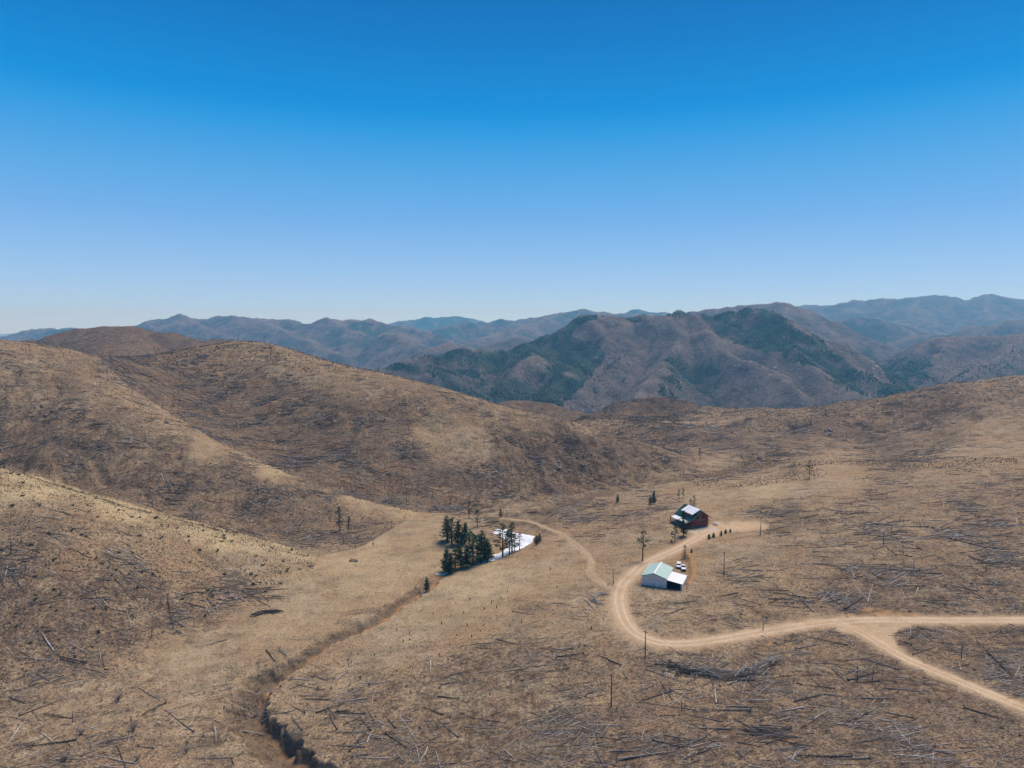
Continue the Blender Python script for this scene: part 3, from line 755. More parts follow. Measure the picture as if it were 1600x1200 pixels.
# ------------------------------------------------------------------ builders for objects
rng = random.Random(7); nprng = np.random.default_rng(11)
M['ice'] = None
def tag(o, label=None, cat=None, group=None, kind=None):
    if label: o['label'] = label
    if cat: o['category'] = cat
    if group: o['group'] = group
    if kind: o['kind'] = kind
    return o
def empty(name, loc, rz=0.0):
    o = bpy.data.objects.new(name, None); COL.objects.link(o); o.location = loc; o.rotation_euler = (0, 0, rz); o.empty_display_size = .5; return o
class MB:
    def __init__(s): s.v = []; s.f = []
    def add(s, v, f):
        b = len(s.v); s.v += [tuple(p) for p in v]; s.f += [tuple(i + b for i in q) for q in f]; return s
    def box(s, x0, x1, y0, y1, z0, z1):
        return s.add([(x0,y0,z0),(x1,y0,z0),(x1,y1,z0),(x0,y1,z0),(x0,y0,z1),(x1,y0,z1),(x1,y1,z1),(x0,y1,z1)],
                     [(0,3,2,1),(4,5,6,7),(0,1,5,4),(1,2,6,5),(2,3,7,6),(3,0,4,7)])
    def prism_y(s, prof, y0, y1):
        """closed (x,z) profile, extruded along y"""
        n = len(prof); v = [(x, y0, z) for x, z in prof] + [(x, y1, z) for x, z in prof]
        f = [tuple(range(n)), tuple(range(2 * n - 1, n - 1, -1))] + [(i, i + n, (i + 1) % n + n, (i + 1) % n) for i in range(n)]
        return s.add(v, f)
    def prism_x(s, prof, x0, x1):
        n = len(prof); v = [(x0, y, z) for y, z in prof] + [(x1, y, z) for y, z in prof]
        f = [tuple(range(n - 1, -1, -1)), tuple(range(n, 2 * n))] + [(i, (i + 1) % n, (i + 1) % n + n, i + n) for i in range(n)]
        return s.add(v, f)
    def tube(s, pts, rad, n=6, cap=True):
        pts = [Vector(p) for p in pts]; rings = []
        rad = rad if isinstance(rad, (list, tuple)) else [rad] * len(pts)
        b = len(s.v)
        for i, p in enumerate(pts):
            d = (pts[min(i + 1, len(pts) - 1)] - pts[max(i - 1, 0)]).normalized()
            a = d.orthogonal().normalized() if abs(d.z) < .99 else Vector((1, 0, 0))
            if abs(d.z) < .99: a = d.cross(Vector((0, 0, 1))).normalized()
            c = d.cross(a)
            for k in range(n):
                t = 2 * math.pi * k / n; s.v.append(tuple(p + (a * math.cos(t) + c * math.sin(t)) * rad[i]))
        for i in range(len(pts) - 1):
            for k in range(n):
                s.f.append((b + i * n + k, b + i * n + (k + 1) % n, b + (i + 1) * n + (k + 1) % n, b + (i + 1) * n + k))
        if cap:
            s.f.append(tuple(b + k for k in range(n))[::-1]); s.f.append(tuple(b + (len(pts) - 1) * n + k for k in range(n)))
        return s
    def mesh(s, name, mat, smooth=False):
        me = bpy.data.meshes.new(name); me.from_pydata(s.v, [], s.f); me.update()
        bm = bmesh.new(); bm.from_mesh(me); bmesh.ops.recalc_face_normals(bm, faces=bm.faces); bm.to_mesh(me); bm.free()
        if smooth: me.polygons.foreach_set('use_smooth', np.ones(len(me.polygons), bool))
        me.materials.append(mat); return me
    def build(s, name, mat, parent=None, smooth=False):
        o = bpy.data.objects.new(name, s.mesh(name, mat, smooth)); COL.objects.link(o)
        if parent: o.parent = parent
        return o
def box_ob(name, mat, parent, *b): return MB().box(*b).build(name, mat, parent)
def dup(o, loc=None, rz=None, sc=None):
    r = o.copy(); COL.objects.link(r)
    if loc is not None: r.location = loc
    if rz is not None: r.rotation_euler = (0, 0, rz)
    if sc is not None: r.scale = sc
    for ch in list(o.children):
        c = ch.copy(); COL.objects.link(c); c.parent = r
        for g in list(ch.children):
            d = g.copy(); COL.objects.link(d); d.parent = c
    return r
def link_mesh(name, me, parent=None):
    o = bpy.data.objects.new(name, me); COL.objects.link(o)
    if parent: o.parent = parent
    return o

# which grid points the photograph sees, for scattering
VIS = np.zeros((NR, NC), bool)
run = np.full(NC, 1e9)
PYs = project(GX, GY, GZ)[1]
for i in range(NR):
    VIS[i] = PYs[i] < run + .6; run = np.minimum(run, PYs[i])
PXs = project(GX, GY, GZ)[0]
VIS &= (PXs > -60) & (PXs < 1660) & (PYs < 1260)
AREA = np.gradient(rows)[:, None] * np.gradient(tcol)[None, :] * rows[:, None]
def scatter(weight, n, rmin=90, rmax=1e9, vis=True):
    w = weight * AREA * (VIS if vis else 1) * ((rows > rmin) & (rows < rmax))[:, None]
    c = np.cumsum(w.ravel()); k = np.searchsorted(c, nprng.random(n) * c[-1])
    i, j = np.unravel_index(np.minimum(k, w.size - 1), w.shape)
    i = np.clip(i, 1, NR - 2); j = np.clip(j, 1, NC - 2)
    y = rows[i] + (nprng.random(n) - .5) * (rows[i + 1] - rows[i - 1]) * .5
    t = tcol[j] + (nprng.random(n) - .5) * (tcol[j + 1] - tcol[j - 1]) * .5
    x = t * y
    return x, y, gsample(x, y)
def nearest_val(A, x, y):
    return gsample(x, y, A)

# ------------------------------------------------------------------ roads
def road_material(name, dull):
    g = NG(name)
    nm = g.noise(5, 4, .6); ng = g.noise(.6, 3, .7)
    c = g.mix(g.rng(nm, .3, .7), (.54, .40, .262), (.475, .342, .215))
    tr = g.attr('rut')
    c = g.mix(g.math('MULTIPLY', tr, g.rng(nm, .25, .7, .35, .9)), c, (.72, .57, .41))
    c = g.mix(g.rng(g.noise(14, 3), .45, .65, 0, .45), c, (.40, .275, .16))
    c = g.mix(1.0, c, g.rng(ng, .2, .8, .8, 1.2), 'MULTIPLY')
    c = g.mix(1.0, c, (dull, dull * .97, dull * .93), 'MULTIPLY')
    g.base(c); g.b.inputs['Roughness'].default_value = 1; g.b.inputs['Specular IOR Level'].default_value = .05
    g.bump(ng, .3, .1); return g.m
M['road'] = road_material('road_gravel', .9); M['track'] = road_material('track_dirt', .68)
RLAB = {'gravel_road': ('gravel_road', 'wide tan gravel road curving past the green roofed garage'), 'branch_road': ('gravel_road', 'gravel road forking off the main road'),
        'dirt_track': ('dirt_track', 'narrow dirt track running down to the pond'), 'ridge_track': ('dirt_track', 'pale track along the far crest')}
def ribbon(name, L, hw, lift, mat):
    n = len(L); d = np.gradient(L[:, :2], axis=0); d /= np.linalg.norm(d, axis=1, keepdims=True)
    nn = np.stack([-d[:, 1], d[:, 0]], 1); offs = np.array([-1, -.72, -.5, -.25, 0, .25, .5, .72, 1.0])
    ruts = np.array([0, .1, .9, .2, .05, .2, .9, .1, 0])
    co = []
    for k, o in enumerate(offs):
        w = hw * o * (1 + (.10 * np.sin(np.arange(n) * .9 + k) + .08 * nprng.standard_normal(n)) * (abs(o) == 1))
        p = L[:, :2] + nn * w[:, None] if np.ndim(w) else L[:, :2] + nn * w
        z = gsample(p[:, 0], p[:, 1]) + lift * (1 if abs(o) < 1 else .25)
        co.append(np.column_stack([p, z]))
    co = np.stack(co, 1).reshape(-1, 3); m = len(offs)
    q = np.array([[i * m + k, (i + 1) * m + k, (i + 1) * m + k + 1, i * m + k + 1] for i in range(n - 1) for k in range(m - 1)])
    me = mesh_from(name, co, q, 4, mat)
    if me.polygons[0].normal.z < 0: me.flip_normals()
    at = me.attributes.new('rut', 'FLOAT', 'POINT'); at.data.foreach_set('value', np.tile(ruts, n).astype(np.float32))
    return link_mesh(name, me)
for nm, (hw, L) in road_lines.items():
    seg = np.concatenate([[0], np.cumsum(np.linalg.norm(np.diff(L[:, :2], axis=0), axis=1))])
    t = np.arange(0, seg[-1], .8 if hw < 3 else 1.0)
    L2 = np.column_stack([np.interp(t, seg, L[:, k]) for k in range(3)])
    o = ribbon(RLAB[nm][0], L2, hw, .09 if nm != 'branch_road' else .12, M['track'] if 'track' in nm else M['road'])
    o['kind'] = 'structure'; o['label'] = RLAB[nm][1]

# ------------------------------------------------------------------ frozen pond
def snow_material(name, c1=(.80, .82, .85), c2=(.68, .72, .77), size=3.0):
    g = NG(name); n = g.noise(size, 4, .6)
    g.base(g.mix(g.rng(n, .35, .7), c1, c2)); g.b.inputs['Roughness'].default_value = .6; g.bump(g.noise(size * .3, 3), .25, .15); return g.m
M['snow'] = snow_material('snow', (.82, .81, .80), (.72, .72, .73))
M['pond_snow'] = snow_material('pond_snow', (.80, .82, .85), (.56, .58, .60), 5.0)
bm = bmesh.new()
pp = []
for i in range(len(pond)):
    a = Vector((*pond[i], 0)); b = Vector((*pond[(i + 1) % len(pond)], 0))
    for k in range(5):
        p = a.lerp(b, k / 5); pp.append((p.x + rng.uniform(-.5, .5), p.y + rng.uniform(-1.0, 1.0), PZ + .0))
f = bm.faces.new([bm.verts.new(p) for p in pp]); bmesh.ops.triangulate(bm, faces=[f])
bmesh.ops.recalc_face_normals(bm, faces=bm.faces)
if bm.faces[:][0].normal.z < 0: bmesh.ops.reverse_faces(bm, faces=bm.faces)
me = bpy.data.meshes.new('frozen_pond'); bm.to_mesh(me); bm.free(); me.materials.append(M['pond_snow'])
tag(link_mesh('frozen_pond_water', me), 'white snow covered ice of the small pond', None, None, 'structure')
M['old_snow'] = snow_material('dirty_snow_warm_tint', (.74, .68, .60), (.52, .46, .39), 1.2)  # dirty snow, also tinted warm to offset the blue sky light on it
def snow_patch(px, py, rx, ry, label):
    g = ground_at(px, py); bm = bmesh.new(); vs = []
    for k in range(18):
        a = 2 * math.pi * k / 18; q = rng.uniform(.55, 1.1)
        x, y = g[0] + math.cos(a) * rx * q, g[1] + math.sin(a) * ry * q; vs.append(bm.verts.new((x, y, float(gsample(x, y)) + .03)))
    c = bm.verts.new((g[0], g[1], g[2] + .22))
    for k in range(18): bm.faces.new((vs[k], vs[(k + 1) % 18], c))
    me = bpy.data.meshes.new('snow_patch'); bm.to_mesh(me); bm.free(); me.materials.append(M['old_snow']); tag(link_mesh('snow_patch', me), label, 'snow')
snow_patch(692, 897, 3.4, 1.3, 'old snow patch in the gully head below the pine grove')
snow_patch(664, 926, 1.6, 1.0, 'small snow patch beside the lone pine in the gully')

# ------------------------------------------------------------------ garage with green roof and open lean-to
M['white_metal'] = plain('white_metal', (.62, .56, .49), .5, .05, 2.0, 0, .4)
M['white_roof'] = plain('white_roof', (.82, .82, .83), .45, .04, 2.0, 0, .4)
M['green_roof_pale'] = plain('pale_green_metal', (.47, .61, .53), .45, .06, 3.0, 0, .4)
M['green_trim'] = plain('green_trim', (.09, .16, .135), .5, .1, 1.0)
M['dark_inside'] = plain('dark_fittings_and_shade', (.05, .05, .055), .9, .2, 1.0)  # dark fittings; inside the lean-to the shade is put into this colour
M['concrete'] = plain('concrete', (.38, .35, .31), .9, .12, .8)
M['dark_glass'] = plain('dark_glass', (.02, .025, .03), .08, .1, 1.0, 0, .6)
M['door_white'] = plain('door_paint', (.70, .69, .67), .5, .05, .6)
def ground_corner(px, py): return ground_at(px, py)
gc = ground_corner(1003, 913.5)
gar = empty('garage', (gc[0], gc[1], 0.02), R(-24))
tag(gar, 'white metal garage with pale green gable roof beside the road bend', 'garage')
W, D, H, RH = 9.3, 13.2, 3.75, 5.2
box_ob('foundation', M['concrete'], gar, -.15, W + .15, -.15, D + .15, -.9, .10)
def ribbed_wall(name, along, a0, a1, fixed, thick, z0, ztop, mat, parent, step=.9):
    """sheet of metal cladding: panels .9 m wide parted by small raised ribs; ztop(a) gives the height"""
    mb = MB(); a = a0
    while a < a1 - 1e-6:
        b = min(a + step, a1)
        if along == 'x':
            mid = ztop(.5 * (a + b)) if (ztop(a) - ztop(.5 * (a + b))) * (ztop(b) - ztop(.5 * (a + b))) > 0 else None
            prof = [(a, z0), (b, z0), (b, ztop(b))] + ([(.5 * (a + b), mid)] if mid else []) + [(a, ztop(a))]
            mb.prism_y(prof, fixed, fixed + thick)
            if a > a0: mb.box(a - .035, a + .035, fixed - .035, fixed - .001, z0, ztop(a) - .04)
        else:
            mb.box(fixed, fixed + thick, a, b, z0, ztop(a))
            if a > a0: mb.box(fixed - .035 if fixed < 1 else fixed + thick, fixed - .001 if fixed < 1 else fixed + thick + .035, a - .035, a + .035, z0, ztop(a) - .04)
        a = b
    return mb.build(name, mat, parent)
gz = lambda x: H + (RH - H) * (1 - abs(x - W / 2) / (W / 2))
ribbed_wall('wall', 'x', 0, W, 0, .12, .1, gz, M['white_metal'], gar)
ribbed_wall('wall', 'x', 0, W, D - .12, .12, .1, gz, M['white_metal'], gar)
ribbed_wall('wall', 'y', .12, D - .12, 0, .12, .1, lambda a: H, M['white_metal'], gar)
ribbed_wall('wall', 'y', .12, D - .12, W - .12, .12, .1, lambda a: H, M['white_metal'], gar)
def slope(name, x0, z0, x1, z1, y0, y1, mat, parent, t=.09, step=.9, rib=.05):
    mb = MB(); mb.prism_y([(x0, z0), (x1, z1), (x1, z1 + t), (x0, z0 + t)], y0, y1)
    y = y0 + step
    while y < y1 - .2:
        mb.prism_y([(x0, z0 + t + .001), (x1, z1 + t + .001), (x1, z1 + t + rib), (x0, z0 + t + rib)], y - .04, y + .04); y += step
    return mb.build(name, mat, parent)
e = .35; k = (RH - H) / (W / 2)
slope('roof', -e, H - e * k + .02, W / 2 - .01, RH + .02, -.3, D + .3, M['green_roof_pale'], gar)
slope('roof', W / 2 + .01, RH + .02, W + e, H - e * k + .02, -.3, D + .3, M['green_roof_pale'], gar)
MB().prism_y([(W/2-.3, RH + .07), (W/2, RH + .17), (W/2+.3, RH + .07), (W/2+.3, RH + .12), (W/2, RH + .23), (W/2-.3, RH + .12)], -.33, D + .33).build('ridge_cap', M['white_roof'], gar)
for s_ in (-1, 1):
    xa = W / 2 + s_ * (W / 2 + e); xb = W / 2
    MB().prism_y([(xa, H - e * k - .14), (xb, RH - .14), (xb, RH + .012), (xa, H - e * k + .012)], -.36, -.305).build('trim', M['green_trim'], gar)
for x in (-.05, W - .1): box_ob('corner_trim', M['door_white'], gar, x, x + .15, -.05, -.002, .1, H)
dr = box_ob('door', M['door_white'], gar, 5.2, 6.1, -.06, -.002, .1, 2.1); box_ob('handle', M['dark_inside'], dr, 5.95, 6.02, -.1, -.061, 1.0, 1.12)
box_ob('downpipe', M['green_trim'], gar, 4.86, 4.98, -.14, -.04, .1, 1.5)
# open lean-to on its east side
LW = 6.0; lz0, lz1 = H - .42, 2.55
lt = slope('lean_to_roof', W + .05, lz0, W + LW + .35, lz1 - .1, -.25, D - 3.2, M['white_roof'], gar, .1, 1.0, .03)
ribbed_wall('lean_to_wall', 'y', 0.1, D - 3.6, W + LW, .1, -.1, lambda a: lz1 - .12, M['white_roof'], gar)
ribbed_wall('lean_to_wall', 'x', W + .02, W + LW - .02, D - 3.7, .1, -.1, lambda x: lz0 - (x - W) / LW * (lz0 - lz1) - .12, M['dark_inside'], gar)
for x in (W + .12, W + LW - .18): box_ob('post', M['door_white'], gar, x - .09, x + .09, -.1, .08, -.2, lz0 - (x - W) / LW * (lz0 - lz1) - .05)
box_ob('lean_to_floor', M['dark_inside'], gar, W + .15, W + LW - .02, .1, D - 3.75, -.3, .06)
box_ob('lean_to_shade_sheet', M['dark_inside'], gar, W + .01, W + .05, .15, D - 3.75, .06, lz0 - .15)  # dark sheet on the wall: shade of the open bay painted in

# ------------------------------------------------------------------ house
M['log_wall'] = plain('red_stained_logs', (.26, .062, .036), .7, .3, .35)
M['log_wall_dark'] = plain('dark_red_logs', (.15, .04, .026), .7, .3, .35)
M['green_roof_dark'] = plain('dark_green_metal', (.026, .085, .062), .4, .15, 1.2, 0, .4)
M['stone'] = plain('grey_stone', (.20, .17, .145), .95, .4, .5)
M['deck'] = plain('deck_boards', (.22, .10, .06), .8, .2, .4)
M['pale_beam'] = plain('pale_timber', (.36, .22, .15), .7, .2, .4)
hc = ground_corner(1078.5, 825.5)
house = empty('log_house', (hc[0], hc[1], hc[2] + .1), R(21))
tag(house, 'red log house with dark green roof and snowy porch', 'house')
HW, HD = 10.4, 12.6
RX, RZ = 5.7, 8.3; LZ, RZE = 3.9, 5.1
hz = lambda x: (LZ + (RZ - LZ) * x / RX) if x < RX else (RZ - (RZ - RZE) * (x - RX) / (HW - RX))
box_ob('foundation', M['stone'], house, -.08, HW + .08, -.1, HD + .08, -2.2, .75)
def log_wall(along, a0, a1, fixed, sgn, z0, ztop, parent, mat):
    mb = MB(); z = z0; h = .36
    while z < ztop(None) - .02:
        z1 = min(z + h - .03, ztop(None))
        lo, hi = a0, a1
        if along == 'x':
            # clip the course to the gable
            xs = [x for x in np.linspace(a0, a1, 105) if hz(x) - .12 > z1]
            if not xs: break
            lo, hi = min(xs), max(xs)
            mb.prism_x([(fixed, z), (fixed + sgn * .05, z), (fixed + sgn * .13, z + .08), (fixed + sgn * .13, z1 - .08), (fixed + sgn * .05, z1), (fixed, z1)], lo, hi)
        else:
            mb.prism_y([(fixed, z), (fixed + sgn * .05, z), (fixed + sgn * .13, z + .08), (fixed + sgn * .13, z1 - .08), (fixed + sgn * .05, z1), (fixed, z1)], lo, hi)
        z += h
    return mb.build('log_courses', mat, parent)
core = MB().prism_y([(.02, .76), (HW - .02, .76), (HW - .02, RZE - .02), (RX, RZ - .04), (.02, LZ - .02)], .0, HD).build('wall', M['log_wall_dark'], house)
log_wall('x', 0, HW, -.001, -1, .78, lambda a: RZ, house, M['log_wall'])
log_wall('x', 0, HW, HD + .001, 1, .78, lambda a: RZ, house, M['log_wall'])
log_wall('y', 0, HD, -.0, -1, .78, lambda a: LZ - .1, house, M['log_wall'])
log_wall('y', 0, HD, HW, 1, .78, lambda a: RZE - .1, house, M['log_wall'])
oy = 1.1
slope('roof', -.35, LZ - .35 * (RZ - LZ) / RX + .06, RX - .01, RZ + .06, -oy, HD + .7, M['green_roof_dark'], house, .14, .8, .05)
kr = (RZ - RZE) / (HW - RX)
slope('roof', RX + .01, RZ + .06, HW + 1.1, RZE - 1.1 * kr + .06, -oy, HD + .7, M['green_roof_dark'], house, .14, .8, .05)
for xa, za, xb, zb in ((-.35, LZ - .27, RX, RZ), (HW + 1.1, RZE - 1.1 * kr, RX, RZ)):
    MB().prism_y([(xa, za - .22), (xb, zb - .22), (xb, zb + .05), (xa, za + .05)], -oy - .08, -oy - .005).build('barge_board', M['green_trim'], house)
# shed dormer with snow on its roof
DX0, DX1, DY0, DY1 = 1.25, RX + .1, .2, 9.4
dz0, dz1 = 6.35, RZ + .32
dm = MB(); dm.box(DX0 + .35, DX0 + .5, DY0 + .3, DY1 - .3, hz(DX0 + .4) - .1, dz0 + .25); dmo = dm.build('dormer', M['log_wall_dark'], house)
for y in (DY0 + .3, DY1 - .45): MB().prism_y([(DX0 + .5, hz(DX0 + .5)), (RX - .2, hz(RX - .2)), (RX - .2, RZ + .2), (DX0 + .5, dz0 + .22)], y, y + .14).build('cheek', M['log_wall_dark'], dmo)
for k in range(3):
    y = DY0 + 1.2 + k * 2.7; w = box_ob('window', M['pale_beam'], dmo, DX0 + .29, DX0 + .349, y, y + 1.5, hz(DX0 + .4) + .28, dz0 - .05)
slope('dormer_roof', DX0 - .15, dz0 - .02, DX1, dz1 - .05, DY0 - .3, DY1 + .3, M['green_roof_dark'], house, .1, 2.0, .02)
slope('roof_snow', DX0 - .1, dz0 + .105, DX1 - .05, dz1 + .075, DY0 - .25, DY1 + .25, M['snow'], house, .14, 50)
# porch along the west side
PX0 = -3.3
pr = slope('porch_roof', PX0, 2.75, .1, 3.62, -.9, HD + .2, M['green_roof_dark'], house, .1, .9, .04)
def roof_snow(y0, y1, x0, x1):
    zz = lambda x: 2.75 + (x - PX0) / (.1 - PX0) * .87 + .105 + .04
    n = 16; mb = MB(); v = []; cx, cy = (x0 + x1) / 2, (y0 + y1) / 2
    for k in range(n):
        a = 2 * math.pi * k / n; q = rng.uniform(.75, 1.05) ; ca, sa = math.cos(a), math.sin(a)
        m = max(abs(ca), abs(sa)); x = cx + ca / m * (x1 - x0) / 2 * q; y = cy + sa / m * (y1 - y0) / 2 * q
        v.append((x, y, zz(x)))
    mb.add(v + [(cx, cy, zz(cx) + .12)], [(k, (k + 1) % n, n) for k in range(n)]); return mb.build('snow_cover', M['snow'], pr, True)
roof_snow(5.8, 12.6, PX0 + .05, .0); roof_snow(3.0, 5.6, PX0 + .5, -.6); roof_snow(.3, 2.4, PX0 + .3, -1.2); roof_snow(-.7, .3, PX0, -2.0)
deck = box_ob('deck', M['deck'], house, PX0, -.14, -.3, HD, .35, .6)
for i, y in enumerate((-.1, 3.1, 6.3, 9.5, 12.4)):
    box_ob('porch_post', M['log_wall'], house, PX0 + .1, PX0 + .36, y - .13, y + .13, .6, 2.78)
    box_ob('deck_pier', M['log_wall_dark'], house, PX0 + .1, PX0 + .36, y - .13, y + .13, -4.0, .35)
rl = MB(); rl.box(PX0 + .14, PX0 + .22, -.1, HD - .1, 1.45, 1.55); rl.box(PX0 + .14, PX0 + .22, -.1, HD - .1, .75, .83)
for k in range(42): rl.box(PX0 + .15, PX0 + .21, k * .3 + .0, k * .3 + .06, .83, 1.45)
rl.build('railing', M['pale_beam'], house)
MB().box(PX0 + .4, -1.2, 7.4, 12.2, .602, .72).build('deck_snow', M['snow'], house)
# front: beam, king post, doors, windows
box_ob('tie_beam', M['pale_beam'], house, 3.4, 8.3, -.32, -.14, 3.5, 3.78)
box_ob('king_post', M['pale_beam'], house, 5.75, 5.95, -.3, -.14, 3.78, 6.6)
box_ob('centre_post', M['pale_beam'], house, 5.78, 5.92, -.28, -.14, .8, 3.5)
for x in (2.5, 6.7):
    d_ = box_ob('garage_door', M['log_wall_dark'], house, x, x + 2.6, -.2, -.14, .1, 2.7)
    for k in range(3): box_ob('door_panel', M['log_wall'], d_, x + .1, x + 2.5, -.235, -.201, .2 + k * .84, .95 + k * .84)
for x, z in ((3.4, 4.2), (6.6, 4.2)):
    w = box_ob('window', M['log_wall_dark'], house, x, x + 1.5, -.22, -.14, z, z + 1.3); box_ob('pane', M['dark_glass'], w, x + .12, x + 1.38, -.235, -.221, z + .12, z + 1.18)
for y in (2.0, 6.0, 9.5):
    w = box_ob('window', M['pale_beam'], house, -.2, -.14, y, y + 1.4, 1.5, 2.7); box_ob('pane', M['dark_glass'], w, -.215, -.201, y + .1, y + 1.3, 1.6, 2.6)
box_ob('chimney', M['stone'], house, 7.4, 8.3, 8.2, 9.1, 5.5, 8.6)
box_ob('lower_eave', M['green_roof_dark'], house, HW + .14, HW + 1.4, .5, HD - .5, 2.75, 2.87)
for y in (.7, 6.0, HD - .8): box_ob('eave_post', M['log_wall_dark'], house, HW + 1.15, HW + 1.33, y - .09, y + .09, -.6, 2.75)

# propane tank beside the house
g = ground_at(1118, 820.5)
tank = empty('propane_tank', g, R(-35)); tag(tank, 'white propane tank on the bare yard beside the house', 'tank')
MB().tube([(-1.35, 0, .75), (-1.25, 0, .75), (-1.0, 0, .75), (1.0, 0, .75), (1.25, 0, .75), (1.35, 0, .75)], [.05, .33, .5, .5, .33, .05], 10).build('vessel', M['white_roof'], tank, True)
for x in (-.8, .8): box_ob('foot', M['concrete'], tank, x - .12, x + .12, -.4, .4, -.15, .3)
MB().tube([(0, 0, 1.2), (0, 0, 1.42)], .16, 8).build('valve_dome', M['white_roof'], tank)

# ------------------------------------------------------------------ two white vehicles parked behind the garage
M['white_paint'] = plain('white_car_paint', (.78, .78, .78), .25, .03, 1.0, 0, .5)
M['tyre'] = plain('tyre_rubber', (.02, .02, .02), .9, .2, .3)
M['lamp_red'] = plain('red_lamp', (.25, .02, .02), .3, .1, .3)
M['lamp_clear'] = plain('clear_lamp', (.6, .6, .58), .2, .1, .3)
def vehicle(name, label, px, py, rz, pickup):
    g = ground_at(px, py); v = empty(name, g, rz); tag(v, label, 'pickup' if pickup else 'car')
    bodyp = [(-2.4, .45), (-2.42, .95), (-2.3, 1.05), (-1.3, 1.12), (2.2, 1.1), (2.42, .9), (2.4, .45)]
    MB().prism_x([(p[0], p[1]) for p in bodyp], -.92, .92).build('body', M['white_paint'], v)
    if pickup: cab = [(-1.0, 1.11), (-.35, 1.78), (.75, 1.8), (.95, 1.11)]
    else: cab = [(-1.3, 1.11), (-.65, 1.72), (1.9, 1.74), (2.3, 1.1)]
    c = MB(); n = len(cab); inset = .14
    c.add([(-.88 if i in (0, n - 1) else -.74, y, z) for i, (y, z) in enumerate(cab)] + [(.88 if i in (0, n - 1) else .74, y, z) for i, (y, z) in enumerate(cab)],
          [tuple(range(n)), tuple(range(2 * n - 1, n - 1, -1))] + [(i, i + n, (i + 1) % n + n, (i + 1) % n) for i in range(n)])
    cb = c.build('cabin', M['white_paint'], v)
    y0, z0, y1, z1 = cab[0][0], cab[0][1], cab[1][0], cab[1][1]
    def lerp(t): return y0 + (y1 - y0) * t, z0 + (z1 - z0) * t
    (ya, za), (yb, zb) = lerp(.12), lerp(.9)
    MB().add([(-.76, ya - .02, za), (.76, ya - .02, za), (.66, yb - .02, zb), (-.66, yb - .02, zb)], [(0, 1, 2, 3)]).build('windscreen', M['dark_glass'], cb)
    y0, z0, y1, z1 = cab[3][0], cab[3][1], cab[2][0], cab[2][1]; (ya, za), (yb, zb) = lerp(.15), lerp(.85)
    MB().add([(-.74, ya + .02, za), (.74, ya + .02, za), (.66, yb + .02, zb), (-.66, yb + .02, zb)], [(0, 1, 2, 3)]).build('rear_window', M['dark_glass'], cb)
    for s_ in (-1, 1):
        x0, x1 = s_ * .885, s_ * .77
        MB().add([(x0 - s_ * .015 + s_ * .02, cab[0][0] + .35, 1.2), (x0 + s_ * .005, cab[3][0] - .3, 1.2), (x1 + s_ * .02, cab[2][0] - .15, 1.62), (x1 + s_ * .02, cab[1][0] + .1, 1.62)], [(0, 1, 2, 3)]).build('side_window', M['dark_glass'], cb)
        box_ob('headlight', M['lamp_clear'], v, s_ * .72 - .16, s_ * .72 + .16, -2.44, -2.36, .74, .92)
        box_ob('tail_light', M['lamp_red'], v, s_ * .8 - .1, s_ * .8 + .1, 2.38, 2.44, .7, 1.0)
        for y in (-1.5, 1.45):
            wv = empty('wheel', (s_ * .84, y, .36)); wv.parent = v
            MB().tube([(-.11, 0, 0), (.11, 0, 0)], .36, 14).build('tyre', M['tyre'], wv); MB().tube([(-.12, 0, 0), (.12, 0, 0)], .19, 10).build('rim', M['lamp_clear'], wv)
    if pickup: box_ob('cargo_bed', M['dark_inside'], v, -.78, .78, 1.05, 2.3, 1.09, 1.135)
    box_ob('bumper', M['tyre'], v, -.9, .9, -2.5, -2.41, .42, .62)
    return v
vehicle('parked_car', 'white estate car parked behind the garage nearer the driveway', 1060.5, 886, R(-14), False)
vehicle('parked_pickup', 'white pickup parked behind the garage next to the earth bank', 1067.5, 889.5, R(-8), True)

# ------------------------------------------------------------------ power poles and wires
M['pole_wood'] = plain('pole_wood', (.095, .07, .05), .9, .3, .5)
M['wire'] = plain('wire', (.42, .38, .33), .4, .05, 1.0)
tops = []
for (bx, by, h, lab) in ((955, 1105, 9.4, 'wooden power pole on the burnt slope nearest the camera'), (1008, 1030, 9.2, 'wooden power pole just below the road bend'), (1131, 899, 9.6, 'wooden power pole on the tan slope above the garage')):
    g = ground_at(bx, by); p = empty('power_pole', g, R(-42)); tag(p, lab, 'power pole', 'poles of the power line')
    MB().tube([(0, 0, -.4), (0, 0, h * .5), (0, 0, h)], [.19, .16, .12], 8).build('post', M['pole_wood'], p, True)
    MB().box(-.75, .75, -.07, .07, h - .55, h - .4).build('crossarm', M['pole_wood'], p)
    for x in (-.65, .65): MB().tube([(x, 0, h - .4), (x, 0, h - .2)], .06, 6).build('insulator', M['lamp_clear'], p)
    c, s_ = math.cos(R(-42)), math.sin(R(-42))
    tops.append([Vector((g[0] + x * c, g[1] + x * s_, g[2] + h - .2)) for x in (-.65, .65)])
far = ground_at(1098, 792); tops_end = [Vector((HOUSE[0] + 3 + x, HOUSE[1] + 6, HOUSE[2] + 5.4)) for x in (-.2, .2)]
for k in (0, 1):
    pts = []
    for a, b in zip(tops[:-1], tops[1:]):
        a, b = a[k], b[k]
        for i in range(13): t = i / 12; q = a.lerp(b, t); q.z -= 1.1 * 4 * t * (1 - t); pts.append(q)
    o = MB().tube(pts, .028, 4).build('power_line', M['wire'])
    tag(o, ['sagging power wire on the pond side of the poles', 'sagging power wire on the hillside side of the poles'][k], 'wire', 'wires of the power line')
print('built', time.time() - T0)

